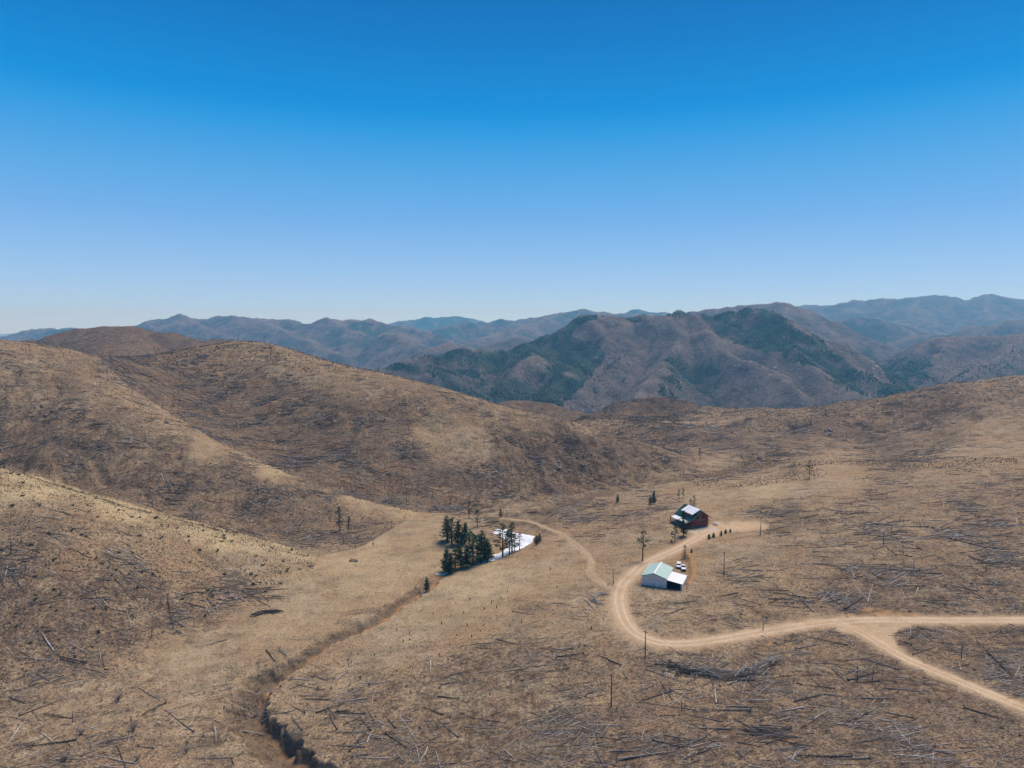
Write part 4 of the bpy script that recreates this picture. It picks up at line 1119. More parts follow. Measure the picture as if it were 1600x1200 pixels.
# ------------------------------------------------------------------ pine trees
M['bark'] = plain('pine_bark', (.085, .055, .038), .95, .3, .4)
def needle_material(name, c1, c2):
    g = NG(name); n = g.noise(.7, 2); oi = g.n.new('ShaderNodeObjectInfo')
    c = g.mix(g.rng(n, .3, .7), c1, c2)
    c = g.mix(g.math('MULTIPLY', oi.outputs['Random'], .5), c, (.05, .058, .022)); g.base(c)
    g.b.inputs['Roughness'].default_value = .85; return g.m
M['needles'] = needle_material('pine_needles', (.026, .056, .026), (.075, .115, .048))
M['needles_dry'] = needle_material('thin_needles', (.035, .045, .028), (.075, .080, .042))
def crown_clump(mb, c, r, n, rnd, flat=.6):
    for _ in range(n):
        d = Vector((rnd.gauss(0, 1), rnd.gauss(0, 1), rnd.gauss(0, 1) * flat)).normalized() * r * rnd.uniform(.25, 1.0)
        p = Vector(c) + d; a = Vector((rnd.gauss(0, 1), rnd.gauss(0, 1), rnd.gauss(0, .6))).normalized(); b = a.orthogonal().normalized()
        s1 = r * rnd.uniform(.35, .75); s2 = s1 * rnd.uniform(.3, .6)
        mb.add([p - a * s1 * .6, p + b * s2, p + a * s1, p - b * s2], [(0, 1, 2, 3)])
def make_pine(kind, seed):
    rnd = random.Random(seed); tr = MB(); br = MB(); cr = MB(); H = 10.0
    lean = Vector((rnd.uniform(-.25, .25), rnd.uniform(-.25, .25), 0))
    axis = lambda z: Vector((lean.x * z / H, lean.y * z / H, z))
    tr.tube([axis(-.4), axis(.5), axis(4), axis(7.5), axis(H - .2)], [.23, .19, .15, .08, .025], 7)
    if kind == 'dense':
        z = 1.3
        while z < H:
            f = (z - 1.3) / (H - 1.3); rad = 1.95 * (1 - f) ** .75 * (min(1, .62 + 2.2 * f)) + .12
            n = max(3, int(7 - 3 * f)); a0 = rnd.uniform(0, 6.28)
            for k in range(n):
                if rnd.random() < .12: continue
                a = a0 + k * 6.283 / n + rnd.uniform(-.3, .3); L = rad * rnd.uniform(.62, 1.22)
                tip = axis(z) + Vector((math.cos(a) * L, math.sin(a) * L, rnd.uniform(-.25, .25)))
                br.tube([axis(z), tip], [.04, .012], 3, False)
                for t in (.38, .68, .95):
                    if L < .5 and t < .9: continue
                    crown_clump(cr, axis(z).lerp(tip, t), .46 * (1.2 - .35 * f), 8, rnd, .6)
            z += .52 * rnd.uniform(.8, 1.2)
        crown_clump(cr, axis(H - .1), .28, 8, rnd, 1.3)
    else:
        z0 = 4.2 if kind == 'tall' else 2.6
        z = z0
        while z < H:
            f = (z - z0) / (H - z0); rad = 1.75 * (1 - f) ** .6 * min(1, .55 + 1.6 * f) + .15
            for k in range(rnd.choice((2, 3, 3))):
                a = rnd.uniform(0, 6.283); L = rad * rnd.uniform(.5, 1.25)
                tip = axis(z) + Vector((math.cos(a) * L, math.sin(a) * L, rnd.uniform(-.1, .5)))
                br.tube([axis(z), axis(z).lerp(tip, .5) - Vector((0, 0, .08)), tip], [.055, .035, .015], 3, False)
                crown_clump(cr, tip, .5 * rnd.uniform(.8, 1.2), 11, rnd, .6)
                if L > .8: crown_clump(cr, axis(z).lerp(tip, .6), .38, 6, rnd, .6)
            z += .62 * rnd.uniform(.7, 1.3)
        crown_clump(cr, axis(H - .2), .4, 12, rnd, 1.1)
    nm = {'dense': 'needles', 'open': 'needles', 'tall': 'needles', 'dry': 'needles_dry'}[kind]
    tr.add(br.v, br.f)
    return tr.mesh('trunk', M['bark'], True), None, cr.mesh('crown', M[nm])
PINES = {k: [make_pine(k, 10 * i + s) for s in range(n)] for i, (k, n) in enumerate((('dense', 4), ('open', 4), ('tall', 2), ('dry', 2)))}
def pine(kind, px, py, ptop, label, group=None, wide=1.0, Y=None):
    g = ground_at(px, py)
    if g is None: return
    zc = g[1]; h = (py - ptop) / FPX * zc * 1.04 / CP
    t = empty('pine_tree', (g[0], g[1], g[2]), rng.uniform(0, 6.28)); tag(t, label, 'tree', group)
    s = h / 10.0; w = s * wide * rng.uniform(.92, 1.08); t.scale = (w, w, s)
    a, b, c = rng.choice(PINES[kind])
    link_mesh('trunk', a, t); link_mesh('crown', c, t)
    return t
GB = 'pines of the grove below the pond'
for i, (x, y, tp, lab) in enumerate([
 (699,845,805,'tall dark pine at the uphill end of the grove below the pond'),(706,850,811,'dark pine second in the uphill row of the grove'),(716,852,811,'full pine with a pointed top in the middle of the uphill row'),(726,849,817,'broad pine at the pond end of the uphill row of the grove'),(734,852,826,'short pine tucked between the two rows of the grove'),
 (698,893,856,'slim pine at the gully end of the lower row of the grove'),(703,896,864,'pine with bare lower trunk at the grove corner nearest the gully'),(711,891,858,'dark pine second from the gully in the lower grove row'),(720,888,854,'dense pine in the middle of the lower grove row'),(729,886,851,'pine with narrow top in the lower grove row'),(739,884,834,'dark pine of the lower grove row next to its tallest tree'),(752,880,829,'tallest pine of the lower grove row beside the pond tail'),(762,877,842,'pine closest to the white pond tail in the grove'),(746,873,838,'pine half hidden behind the tallest one of the lower row'),(716,872,848,'pine standing between the two rows of the grove')]):
    pine(('dense', 'open', 'dense')[i % 3], x, y, tp, lab, GB, (1.6, 1.9, 1.5)[i % 3])
GP = 'pines along the near shore of the pond'
for x, y, tp, lab in [(785.5,870,820,'tall pine with dark crown against the white pond'),(796,867,827,'pine with open branches in the middle of the pond shore trees'),(800,864,818,'slender tall pine on the pond shore behind its neighbour'),(811.5,859.5,833,'thin leaning pine with sparse crown on the pond shore'),(804,862,836,'smallest pine on the pond shore')]:
    pine('open', x, y, tp, lab, GP, 1.4)
pine('dense', 838, 851, 836, 'bushy low conifer at the far end of the white pond', None, 1.5)
pine('dense', 843, 847, 833, 'bushy conifer touching its low neighbour at the pond end', None, 1.4)
pine('dry', 733, 809, 784, 'thin half dead pine on the bank above the grove')
pine('open', 746, 823, 797, 'round crowned pine alone just above the grove', None, 1.25)
pine('dense', 782, 808, 794, 'small round pine above the far shore of the pond', None, 1.4)
pine('dense', 667, 924, 901, 'lone bushy pine in the head of the gully', None, 1.25)
pine('dry', 531, 830, 793, 'taller thin pine at the foot of the burnt hillside')
pine('dry', 545, 833, 808, 'shorter thin pine at the foot of the burnt hillside')
pine('dense', 583, 852, 846, 'tiny dark pine in the draw at the meadow edge')
pine('tall', 1004, 876, 830, 'tall bare stemmed pine beside the driveway above the garage', None, 1.3)
pine('open', 1054.5, 846, 822, 'pine below the porch corner of the house', None, 1.3)
pine('dense', 1068, 838, 797, 'dark pine hiding the porch corner of the red house', None, .95)
pine('open', 1070, 869, 852, 'small pine at the driveway edge behind the garage', None, 1.6)
pine('dense', 1080.5, 864, 857, 'round bush sized pine on the driveway edge', None, 1.6)
pine('dense', 965, 785, 773, 'squat dark pine by the track below the creek', None, 1.4)
pine('dense', 1016, 788, 774, 'shorter tree of the pine pair near the creek', None, 1.2)
pine('dense', 1021.5, 787, 766, 'taller tree of the pine pair near the creek', None, 1.1)
pine('open', 1061, 779, 764, 'left tree of two small pines behind the house', None, 1.3)
pine('open', 1067.5, 778, 763, 'right tree of two small pines behind the house', None, 1.3)
pine('open', 1079, 796, 780, 'shorter small pine just over the house roof', None, 1.2)
pine('open', 1084, 797, 775, 'taller small pine just over the house roof', None, 1.1)
pine('tall', 1094, 720, 700, 'single dark pine on the pale flat up the valley')
pine('tall', 1264.5, 748, 721, 'single tall pine on the tan slope right of the valley')
pine('open', 1290, 652, 640, 'small pine on the far burnt crest')
for x, y, tp, lab in [(1108,842,834,'round shrub first in the row along the yard edge'),(1115,840,832,'round shrub second in the row along the yard edge'),(1126.5,837,829,'round shrub third in the row along the yard edge'),(1133.5,834,826.5,'round shrub fourth in the row along the yard edge'),(1141,832,826,'smallest last shrub in the row along the yard edge'),(1049,848,843,'low juniper bush on the bank below the house'),(1050,835,830,'low juniper bush beside the deck piers')]:
    t = pine('dense', x, y, tp, lab, 'shrubs near the house', 1.9)
    if t: t.name = 'juniper_shrub'; t['category'] = 'shrub'

# ------------------------------------------------------------------ burnt wood
M['char'] = plain('charred_wood', (.085, .069, .057), .9, .35, .4)
M['grey_wood'] = plain('grey_wood', (.235, .195, .162), .9, .35, .4)
M['pale_wood'] = plain('bleached_wood', (.46, .40, .34), .85, .25, .4)
def log_mesh(seed, mat, stubs, root):
    rnd = random.Random(seed); mb = MB(); L = 10.0
    pts = [Vector((-5 + L * k / 5, rnd.uniform(-.12, .12), rnd.uniform(-.04, .1))) for k in range(6)]
    mb.tube(pts, [.165, .15, .13, .105, .08, .045], 6)
    for _ in range(stubs):
        t = rnd.uniform(.25, .98); x = -5 + L * t; a = rnd.uniform(-2.2, 2.2); l = rnd.uniform(.5, 1.5) * (1.2 - .4 * t)
        p = Vector((x, 0, .05)); q = p + Vector((rnd.uniform(.1, .8) * l, math.sin(a) * l, abs(math.cos(a)) * l * .7))
        mb.tube([p, q], [.045, .012], 3, False)
    if root:
        for k in range(6):
            a = k * 1.05 + rnd.uniform(-.3, .3); mb.tube([(-4.95, 0, 0), (-5.2, math.cos(a) * .65, .1 + math.sin(a) * .65)], [.12, .04], 4, False)
    return mb.mesh('fallen_log', M[mat])
LOGS = {m: [log_mesh(100 * i + s, m, st, s % 2 == 0) for s, st in enumerate(ns)] for i, (m, ns) in enumerate((('char', (10, 22, 30, 14)), ('grey_wood', (8, 18, 26, 12)), ('pale_wood', (2, 4, 8))))}
Z6 = [(170,265,240,360),(270,265,365,375),(310,380,265,455),(270,462,385,415),(120,340,115,470),(205,410,140,520),(30,630,130,540),(0,560,110,600),(70,600,260,545),(430,380,610,415),(430,435,620,485),(370,475,530,490),(400,520,600,560),(420,600,630,605),(430,625,630,632),(620,540,735,440),(745,615,815,460),(945,640,970,555),(345,665,445,722),(180,770,375,725),(355,750,430,855),(635,735,690,850),(630,690,690,775),(845,690,920,752),(690,715,820,715),(715,752,870,756),(800,855,900,785),(785,980,860,880),(905,945,950,858),(930,910,1010,915),(1000,805,1050,880),(1050,880,1205,985),(835,960,858,1050),(1100,970,1170,1075),(1285,1125,1360,975),(1310,680,1475,740),(1440,785,1580,905),(1530,655,1600,700),(640,965,900,975),(540,920,640,915),(0,860,170,885),(620,1090,690,1045),(700,1080,730,1125),(1430,605,1600,625),(1150,750,1310,980),(1375,340,1377,435),(1290,465,1310,390),(910,700,960,780),(560,865,880,868),(650,660,900,620),(1450,520,1600,495),(750,1050,915,1035)]
Z7 = [(45,740,118,632),(480,695,508,560),(820,560,835,655),(125,555,400,450),(260,540,445,572),(865,380,1035,478),(885,550,1035,475),(1025,515,1210,655),(1140,640,1185,640),(1185,620,1210,570),(1220,560,1375,600),(415,840,495,745),(855,855,960,760),(600,805,850,855),(840,745,960,760),(260,660,360,745),(1285,118,1420,78),(255,30,335,155),(40,180,310,205),(45,130,75,170),(210,335,440,245),(180,370,290,340),(45,100,220,55),(40,400,200,375),(1380,665,1530,620),(1345,640,1352,725),(1410,715,1435,630),(950,0,948,70),(1530,565,1600,562),(100,320,240,280)]
Z8 = [(395,595,465,540),(395,605,425,585),(0,610,75,570),(130,690,195,600),(220,690,305,630),(120,700,250,702),(250,695,430,695),(535,555,750,485),(750,470,890,540),(720,600,850,490),(860,430,985,365),(660,310,880,345),(600,345,890,450),(510,495,640,450),(685,420,760,535),(1025,430,1033,555),(1170,540,1365,540),(1100,580,1350,580),(930,600,1250,605),(590,555,900,600),(655,640,810,630),(730,600,1070,670),(1190,675,1265,628),(840,712,1130,718),(1215,735,1500,725),(1320,690,1440,760),(1280,780,1400,742),(1350,810,1460,775),(1400,770,1600,765),(1165,800,1340,835),(1360,850,1600,830),(1150,840,1245,930),(430,770,680,770),(640,790,815,835),(420,912,820,858),(285,850,340,960),(105,730,115,780),(70,960,110,830),(1475,470,1545,390),(1540,430,1600,450),(1400,615,1590,585),(1425,660,1440,585),(1360,615,1480,672),(1560,715,1600,690),(1410,840,1540,930),(370,860,640,850),(1530,545,1600,530),(1150,540,1160,560),(1510,910,1550,840),(1280,240,1360,275),(1510,255,1600,255),(1540,215,1600,208),(700,490,720,560),(710,380,735,335)]
Z4B = [(40,0,140,115),(15,375,190,340),(60,285,380,350),(355,260,415,350),(245,235,238,290),(0,415,95,410),(90,470,300,480),(340,460,470,440),(470,440,730,520),(370,555,440,510),(265,510,375,610),(390,610,590,600),(450,620,550,700),(100,630,290,650),(0,740,210,690),(210,690,370,710),(470,720,715,720),(600,750,660,750),(150,600,250,680),(0,600,30,570),(770,320,860,385),(830,415,1020,350),(1380,255,1530,258),(1440,290,1555,283),(1345,395,1520,565),(1240,385,1560,400),(1260,300,1345,395),(1120,510,1290,565),(1310,590,1480,555),(1100,510,1220,480),(800,310,850,280),(820,345,740,320),(0,1050,160,1050),(300,1140,530,1135),(50,930,210,830),(550,1165,650,1150),(40,965,140,960)]
Z4 = [(280,295,140,330),(750,310,620,298),(910,370,740,392),(460,400,340,380),(645,360,700,385),(330,395,190,395),(950,440,970,515),(1020,490,1065,528),(1075,500,1205,440),(820,495,1000,495),(415,655,280,648),(730,615,800,670),(650,625,680,640),(945,770,640,755),(1000,805,830,795),(515,755,545,815),(350,895,395,940),(395,940,430,850),(395,945,450,985),(660,840,620,965),(605,930,480,1010),(825,865,855,940),(860,945,1110,980),(1160,830,1350,945),(1370,905,1440,840),(1470,945,1485,880),(0,900,240,938),(0,945,170,950),(0,968,160,968),(0,985,140,990),(200,945,285,1025),(1260,680,1345,715),(1110,740,1310,760),(1380,665,1560,680),(1320,620,1560,630),(930,620,965,640),(640,405,510,412),(780,465,880,455)]
seglist = [(380 + a / 4.706, 960 + b / 4.706, 380 + c / 4.706, 960 + d / 4.706) for a, b, c, d in Z6]
seglist += [(a / 4, 980 + b / 4, c / 4, 980 + d / 4) for a, b, c, d in Z7]
seglist += [(860 + a / 4, 960 + b / 4, 860 + c / 4, 960 + d / 4) for a, b, c, d in Z8]
seglist += [(1240 + a / 4.444, 930 + b / 4.444, 1240 + c / 4.444, 930 + d / 4.444) for a, b, c, d in Z4B]
seglist += [(1200 + a / 4, 700 + b / 4, 1200 + c / 4, 700 + d / 4) for a, b, c, d in Z4]
seglist += [(187,902,228,977),(195,943,205,980),(262,930,268,978),(65,990,85,1018),(20,900,40,930),(270,935,310,925),(240,985,240,960),(180,905,216,940),(285,945,300,930)]
WORDS = {'char': 'charred dark', 'grey_wood': 'weathered grey', 'pale_wood': 'pale bleached'}
log_recs = []
def place_log(p0, p1, mat, mesh=None, rscale=None, sink=0.0):
    a, b = Vector(p0), Vector(p1); d = b - a; L = d.length; mid = (a + b) / 2
    hm = float(gsample(mid.x, mid.y)); lift = max(0, hm - mid.z) * .8
    r = rscale or min(1.25, max(.72, .62 + L * .04)) * rng.choice((.6, .7, .8, .9, 1.0, 1.2))
    o = bpy.data.objects.new('fallen_log', mesh or rng.choice(LOGS[mat])); COL.objects.link(o)
    o.location = mid + Vector((0, 0, .17 * r + lift - sink))
    o.rotation_mode = 'QUATERNION'; o.rotation_quaternion = d.to_track_quat('X', 'Z'); o.scale = (L / 10.0, r, r)
    return o, L
def zone(px, py):
    if px < 430 and py < 985 and py > 730: return 'near grassy hillside'
    if py > 1000 and px < 330: return 'foreground meadow'
    if px < 470 and py > 1000: return 'eroded gully'
    if px < 720 and py > 1000: return 'slope beside the gully'
    if py < 965 and px > 1090: return 'burnt slope above the road'
    if px > 1390 and py < 1085: return 'wedge between the two roads'
    if px > 1230: return 'burnt slope under the branch road'
    if px > 960: return 'burnt slope under the road bend'
    return 'open burnt foreground'
def add_log(px0, py0, px1, py1, mat):
    g0 = ground_at(px0, py0); g1 = ground_at(px1, py1)
    if not g0 or not g1: return
    L = math.dist(g0, g1)
    if L > 30 or L < 1.2: return
    if rng.random() < .5: g0, g1 = g1, g0
    o, L = place_log(g0, g1, mat)
    dx, dy = abs(g1[0] - g0[0]), abs(g1[1] - g0[1])
    log_recs.append(dict(o=o, mat=mat, L=L, ori='lying crosswise' if dy < .6 * dx else ('pointing uphill' if dx < .6 * dy else 'lying askew'), zone=zone((px0 + px1) / 2, (py0 + py1) / 2), p=((px0 + px1) / 2, (py0 + py1) / 2)))
for a, b, c, d in seglist:
    steep = abs(d - b) > 1.1 * abs(c - a)
    mat = 'pale_wood' if rng.random() < (.42 if steep else .10) else ('grey_wood' if rng.random() < .62 else 'char')
    add_log(a, b, c, d, mat)
road_near = lambda x, y: float(gsample(x, y, DIRT)) > .25 or float(gsample(x, y, YARD)) > .1
BURN = np.clip(1.0 - GRASS * 1.25, 0, 1) ** 1.3
clump = np.clip(.08 + 2.3 * fbm(GX, GY, 26, 3, 151), .06, 1.5)
BURN_L = BURN * (1 - .85 * GULLY) * clump * (DIRT < .2) * (GY < 1100) * (FOREST == 0)
xs_, ys_, zs_ = scatter(BURN_L, 900, 130, 262)
for x, y in zip(xs_, ys_):
    if len(log_recs) >= 290: break
    z = float(gsample(x, y)); L = rng.uniform(5, 13); a = rng.gauss(0, .5) + (math.pi if rng.random() < .5 else 0)
    if rng.random() < .28: a = rng.uniform(0, 6.28)
    dx, dy = math.cos(a) * L / 2, math.sin(a) * L / 2
    if road_near(x + dx, y + dy) or road_near(x - dx, y - dy): continue
    p0, p1 = project(x - dx, y - dy, gsample(x - dx, y - dy)), project(x + dx, y + dy, gsample(x + dx, y + dy))
    if min(p0[0], p1[0]) < 5 or max(p0[0], p1[0]) > 1595 or max(p0[1], p1[1]) > 1198: continue
    if math.hypot(x - GAR[0], y - GAR[1]) < 24 or math.hypot(x - HOUSE[0], y - HOUSE[1]) < 30: continue
    m_ = rng.choices(('char', 'grey_wood', 'pale_wood'), (.5, .38, .12))[0]
    add_log(p0[0], p0[1], p1[0], p1[1], m_)
LAND = {'the boulder': (697, 1128), 'the power pole nearest the camera': (955, 1100), 'the power pole under the road bend': (1008, 1030), 'the road fork': (1320, 985), 'the curved slash pile': (1150, 1055), 'the dark brush pile': (417, 957),
 'the sharp bend of the gully': (400, 1095), 'the tall black snag on the right': (1381, 850), 'the mouth of the side wash': (345, 1140), 'the power pole above the garage': (1131, 899), 'the grey slash ring': (935, 935), 'the bare bush in the meadow': (185, 1094), 'the twin log slab pile': (1300, 945), 'the road edge at the frame side': (1570, 985)}
used = set()
for nm, (lx_, ly_) in LAND.items():
    c = sorted((r for r in log_recs if id(r) not in used), key=lambda r: math.hypot(r['p'][0] - lx_, (r['p'][1] - ly_) * 1.3))[:2]
    for w, r in zip(('closest to', 'second closest to'), c):
        r['lab'] = f"{WORDS[r['mat']]} fallen log {w} {nm}"; used.add(id(r))
zr = {}
for r in log_recs: zr.setdefault(r['zone'], []).append(r['p'][1])
for r in log_recs:
    q = sorted(zr[r['zone']]); fq = q.index(r['p'][1]) / len(q); part = ('far part', 'middle', 'near part')[min(2, int(fq * 3))]
    ln = 'long' if r['L'] > 11 else ('short' if r['L'] < 6.5 else 'medium')
    tag(r['o'], r.get('lab') or f"{ln} {WORDS[r['mat']]} log {r['ori']}, {part} of {r['zone']}", 'log', 'fallen burnt logs')
print('logs', len(log_recs), time.time() - T0)

# everything farther off, past counting: one mass of burnt logs and one of twigs
def prism_cloud(name, mats, p0, p1, r0, r1, sides=3):
    n = len(p0); d = p1 - p0; d /= np.linalg.norm(d, axis=1, keepdims=True)
    up = np.tile(np.array([0, 0, 1.0]), (n, 1)); up[np.abs(d[:, 2]) > .9] = (1, 0, 0)
    a = np.cross(d, up); a /= np.linalg.norm(a, axis=1, keepdims=True); b = np.cross(a, d)
    V = np.empty((n, 2 * sides, 3))
    for k in range(sides):
        t = 2 * math.pi * k / sides + .5; o = a * math.cos(t) + b * math.sin(t)
        V[:, k] = p0 + o * r0[:, None]; V[:, sides + k] = p1 + o * r1[:, None]
    base = (np.arange(n) * 2 * sides)[:, None, None]
    F = np.array([[k, (k + 1) % sides, sides + (k + 1) % sides, sides + k] for k in range(sides)])
    me = mesh_from(name, V.reshape(-1, 3), (base + F[None]).reshape(-1, 4), 4, None, False)
    for m in mats: me.materials.append(m)
    mi = nprng.integers(0, len(mats), n); me.polygons.foreach_set('material_index', np.repeat(mi, sides).astype(np.int32))
    return link_mesh(name, me)
def logs_at(x, y, lmin, lmax, spread, r):
    n = len(x); L = nprng.uniform(lmin, lmax, n); a = nprng.normal(0, spread, n) + np.pi * (nprng.random(n) < .5) + .1
    cross = nprng.random(n) < .22; a[cross] = nprng.uniform(0, 6.28, cross.sum())
    dx, dy = np.cos(a) * L / 2, np.sin(a) * L / 2
    p0 = np.column_stack([x - dx, y - dy, gsample(x - dx, y - dy) + .15]); p1 = np.column_stack([x + dx, y + dy, gsample(x + dx, y + dy) + .12])
    rr = nprng.uniform(.7, 1.3, n) * r
    return p0, p1, rr, rr * .45
def keep_off(x, y):
    k = (gsample(x, y, DIRT) < .2) & (np.hypot(x - GAR[0], y - GAR[1]) > 22) & (np.hypot(x - HOUSE[0], y - HOUSE[1]) > 26)
    return k
x, y, z = scatter(BURN_L, 14000, 240, 1000); k = keep_off(x, y); x, y = x[k], y[k]
o = prism_cloud('burnt_log_litter', [M['char'], M['char'], M['grey_wood'], M['grey_wood'], M['pale_wood']], *logs_at(x, y, 4, 11, .45, .17))
tag(o, 'countless burnt logs strewn over the farther hillsides', 'burnt logs', None, 'stuff')
x, y, z = scatter(BURN_L, 1600, 130, 262); k = keep_off(x, y); x, y = x[k], y[k]
o = prism_cloud('thin_log_litter', [M['grey_wood'], M['char'], M['grey_wood'], M['pale_wood']], *logs_at(x, y, 3, 9, .6, .09))
tag(o, 'thin burnt poles lying between the larger logs', 'burnt poles', None, 'stuff')
x, y, z = scatter(BURN_L, 15000, 120, 420); k = keep_off(x, y); x, y = x[k], y[k]
o = prism_cloud('branch_litter', [M['char'], M['grey_wood'], M['grey_wood'], M['pale_wood']], *logs_at(x, y, .8, 4.0, 1.0, .06))
tag(o, 'broken branches littered over the burnt slopes', 'branches', None, 'stuff')

# low brush and grass tufts
def blade_cloud(name, mats, x, y, size, blades, spread=.9, tall=.9):
    n = len(x); z = gsample(x, y); V = np.empty((n, blades, 3, 3))
    c = np.column_stack([x, y, z])
    for b in range(blades):
        a = nprng.uniform(0, 6.283, n); l = size * nprng.uniform(.6, 1.3, n)
        d = np.column_stack([np.cos(a) * spread, np.sin(a) * spread, nprng.uniform(.3, 1.0, n) * tall]) * l[:, None]
        s = np.column_stack([-np.sin(a), np.cos(a), nprng.normal(0, .2, n)]) * (l * .42)[:, None]
        jit = nprng.normal(0, .18, (n, 3)) * size[:, None]; jit[:, 2] = np.abs(jit[:, 2]) * .3
        V[:, b, 0] = c + jit - s * .7; V[:, b, 1] = c + jit + s * .7 ; V[:, b, 2] = c + jit + d
    me = mesh_from(name, V.reshape(-1, 3), np.arange(n * blades * 3).reshape(-1, 3), 3, None, False)
    for m in mats: me.materials.append(m)
    mi = nprng.integers(0, len(mats), n); me.polygons.foreach_set('material_index', np.repeat(mi, blades).astype(np.int32))
    return link_mesh(name, me)
M['sage'] = plain('grey_brush', (.135, .115, .075), .95, .35, .6)
M['brush'] = plain('dark_brush', (.088, .073, .050), .95, .35, .6)
M['straw'] = plain('straw_grass', (.36, .265, .145), .95, .25, .6)
hillA = (REG == 1) * 1.0; hillBC = ((REG == 2) | (REG == 3)) * 1.0
band = (in_poly(PXs, PYs, [(1060,745),(1150,722),(1300,712),(1420,712),(1590,716),(1590,735),(1400,745),(1250,752),(1100,770)]) & (GY < 800)) * 1.0
dens = (hillA * (.32 - .2 * (GRASS > .6)) + hillBC * (.35 + .55 * BURN) + band * .3 * np.clip(.5 + 2 * fbm(GX, GY, 40, 2, 165), 0, 2) + .22 * BURN * (1 - GULLY) * (GY < 420)) * np.clip(.6 + 1.4 * fbm(GX, GY, 14, 2, 161), .1, 2) * (DIRT < .2) * (GY < 900) * (1 - GULLY * .8)
dens += .25 * (GY > 700) * (GY < 1500) * (FOREST == 0)
x, y, z = scatter(dens, 26000, 150, 1400); k = keep_off(x, y); x, y = x[k], y[k]
o = blade_cloud('low_brush', [M['sage'], M['brush'], M['brush']], x, y, nprng.uniform(.3, .75, len(x)) * (1 + (y > 600) * .6), 6)
tag(o, 'low dark brush dotting the grassy hillsides', 'brush', None, 'stuff')
x, y, z = scatter(hillA * (.35 + GRASS) * np.clip(.6 + 1.2 * fbm(GX, GY, 10, 2, 163), .1, 2) + .3 * band * np.clip(.5 + 2 * fbm(GX, GY, 40, 2, 165), 0, 2), 17000, 180, 700); k = keep_off(x, y); x, y = x[k], y[k]
M['tuft'] = plain('brown_tuft', (.165, .13, .082), .95, .35, .6)
o = blade_cloud('bunch_grass', [M['tuft'], M['tuft'], M['sage']], x, y, nprng.uniform(.22, .44, len(x)) * (1 + .5 * (y > 420)), 5, .7, 1.1)
tag(o, 'brown bunch grass clumps speckling the pale slopes', 'bunch grass', None, 'stuff')
gd = np.clip(GRASS - .1, 0, 1) * (DIRT < .3) * (1 - GULLY) * np.clip(.5 + 1.5 * fbm(GX, GY, 9, 2, 171), .05, 2)
x, y, z = scatter(gd, 22000, 130, 400); k = keep_off(x, y); x, y = x[k], y[k]
o = blade_cloud('dry_grass_tufts', [M['straw'], M['straw'], M['sage']], x, y, nprng.uniform(.18, .42, len(x)), 4, .8, .8)
tag(o, 'straw coloured dry grass tufts over the meadow', 'grass', None, 'stuff')

# separate shrubs one can count
SHR = []
for s in range(5):
    rnd = random.Random(900 + s); mb = MB()
    for _ in range(26):
        a = rnd.uniform(0, 6.28); l = rnd.uniform(.5, 1.1); q = Vector((rnd.gauss(0, .22), rnd.gauss(0, .22), 0)); d = Vector((math.cos(a) * .8, math.sin(a) * .8, rnd.uniform(.35, 1.2))) * l; t = Vector((-math.sin(a), math.cos(a), 0)) * l * .3
        mb.add([q - t * .4, q + t * .4, q + d + t * .5, q + d - t * .5], [(0, 1, 2, 3)])
    SHR.append(mb.mesh('shrub', M[('sage', 'brush', 'brush', 'sage', 'brush')[s]]))
x, y, z = scatter(hillA * (GRASS > .45) + .5 * hillA, 150, 200, 345)
for i in range(len(x)):
    o = link_mesh('shrub', SHR[i % 5]); s_ = rng.uniform(.6, 1.25); o.location = (x[i], y[i], z[i] - .03); o.scale = (s_, s_, s_ * .8); o.rotation_euler = (0, 0, rng.uniform(0, 6.28))
    a, b = project(x[i], y[i], z[i])
    tag(o, ('grey' if i % 5 in (0, 3) else 'dark') + (' wide' if s_ > 1.05 else (' small' if s_ < .8 else ' middling')) + ' shrub on the ' + ('pale crest' if b < 800 else ('middle slope' if b < 880 else 'brown foot')) + ' of the near hillside ' + ('toward the frame edge' if a < 130 else ('midway to the meadow' if a < 290 else 'at its meadow end')), 'shrub', 'shrubs on the near hillside')

# stumps in the right meadow, standing snags on the hills
STUMP = []
for s in range(3):
    rnd = random.Random(40 + s); h = .9 + .5 * s; STUMP.append(MB().tube([(0, 0, -.3), (0, 0, .1), (.05, .03, h * .7), (.08, .02, h)], [.42, .3, .24, .12], 7).mesh('tree_stump', M['char']))
SNAG = []
for s in range(5):
    rnd = random.Random(60 + s); mb = MB(); mb.tube([(0, 0, -.4), (0, 0, 1), (rnd.uniform(-.2, .2), 0, 6), (rnd.uniform(-.4, .4), rnd.uniform(-.3, .3), 10)], [.26, .21, .14, .05], 6)
    for _ in range((3, 8, 14, 5, 20)[s]):
        zz = rnd.uniform(2.5, 9.5); a = rnd.uniform(0, 6.28); l = rnd.uniform(.4, 1.6) * (1.1 - zz / 14)
        mb.tube([(0, 0, zz), (math.cos(a) * l, math.sin(a) * l, zz + rnd.uniform(-.2, .6))], [.05, .015], 3, False)
    SNAG.append(mb.mesh('burnt_snag', M[('char', 'char', 'grey_wood', 'char', 'grey_wood')[s]]))
stump_px = [(712,943),(724,958),(735,938),(741,965),(757,952),(768,943),(771,940),(783,935),(776,950),(793,924),(730,978),(755,978),(751,986),(797,978),(815,973),(714,993),(737,995),(924,983),(863,975),(690,975),(677,960),(665,985),(640,990),(620,985),(651,1010),(640,1000),(630,1003),(610,1020),(594,1010),(585,1025),(560,1022),(549,1022),(549,1036),(545,1039),(583,1043),(620,1050),(577,1070),(564,1062),(645,1046),(593,1052),(950,915),(1008,905),(900,915),(870,918),(1020,922),(845,930),(880,865),(860,890),(1073,925),(476,1115),(350,1108)]
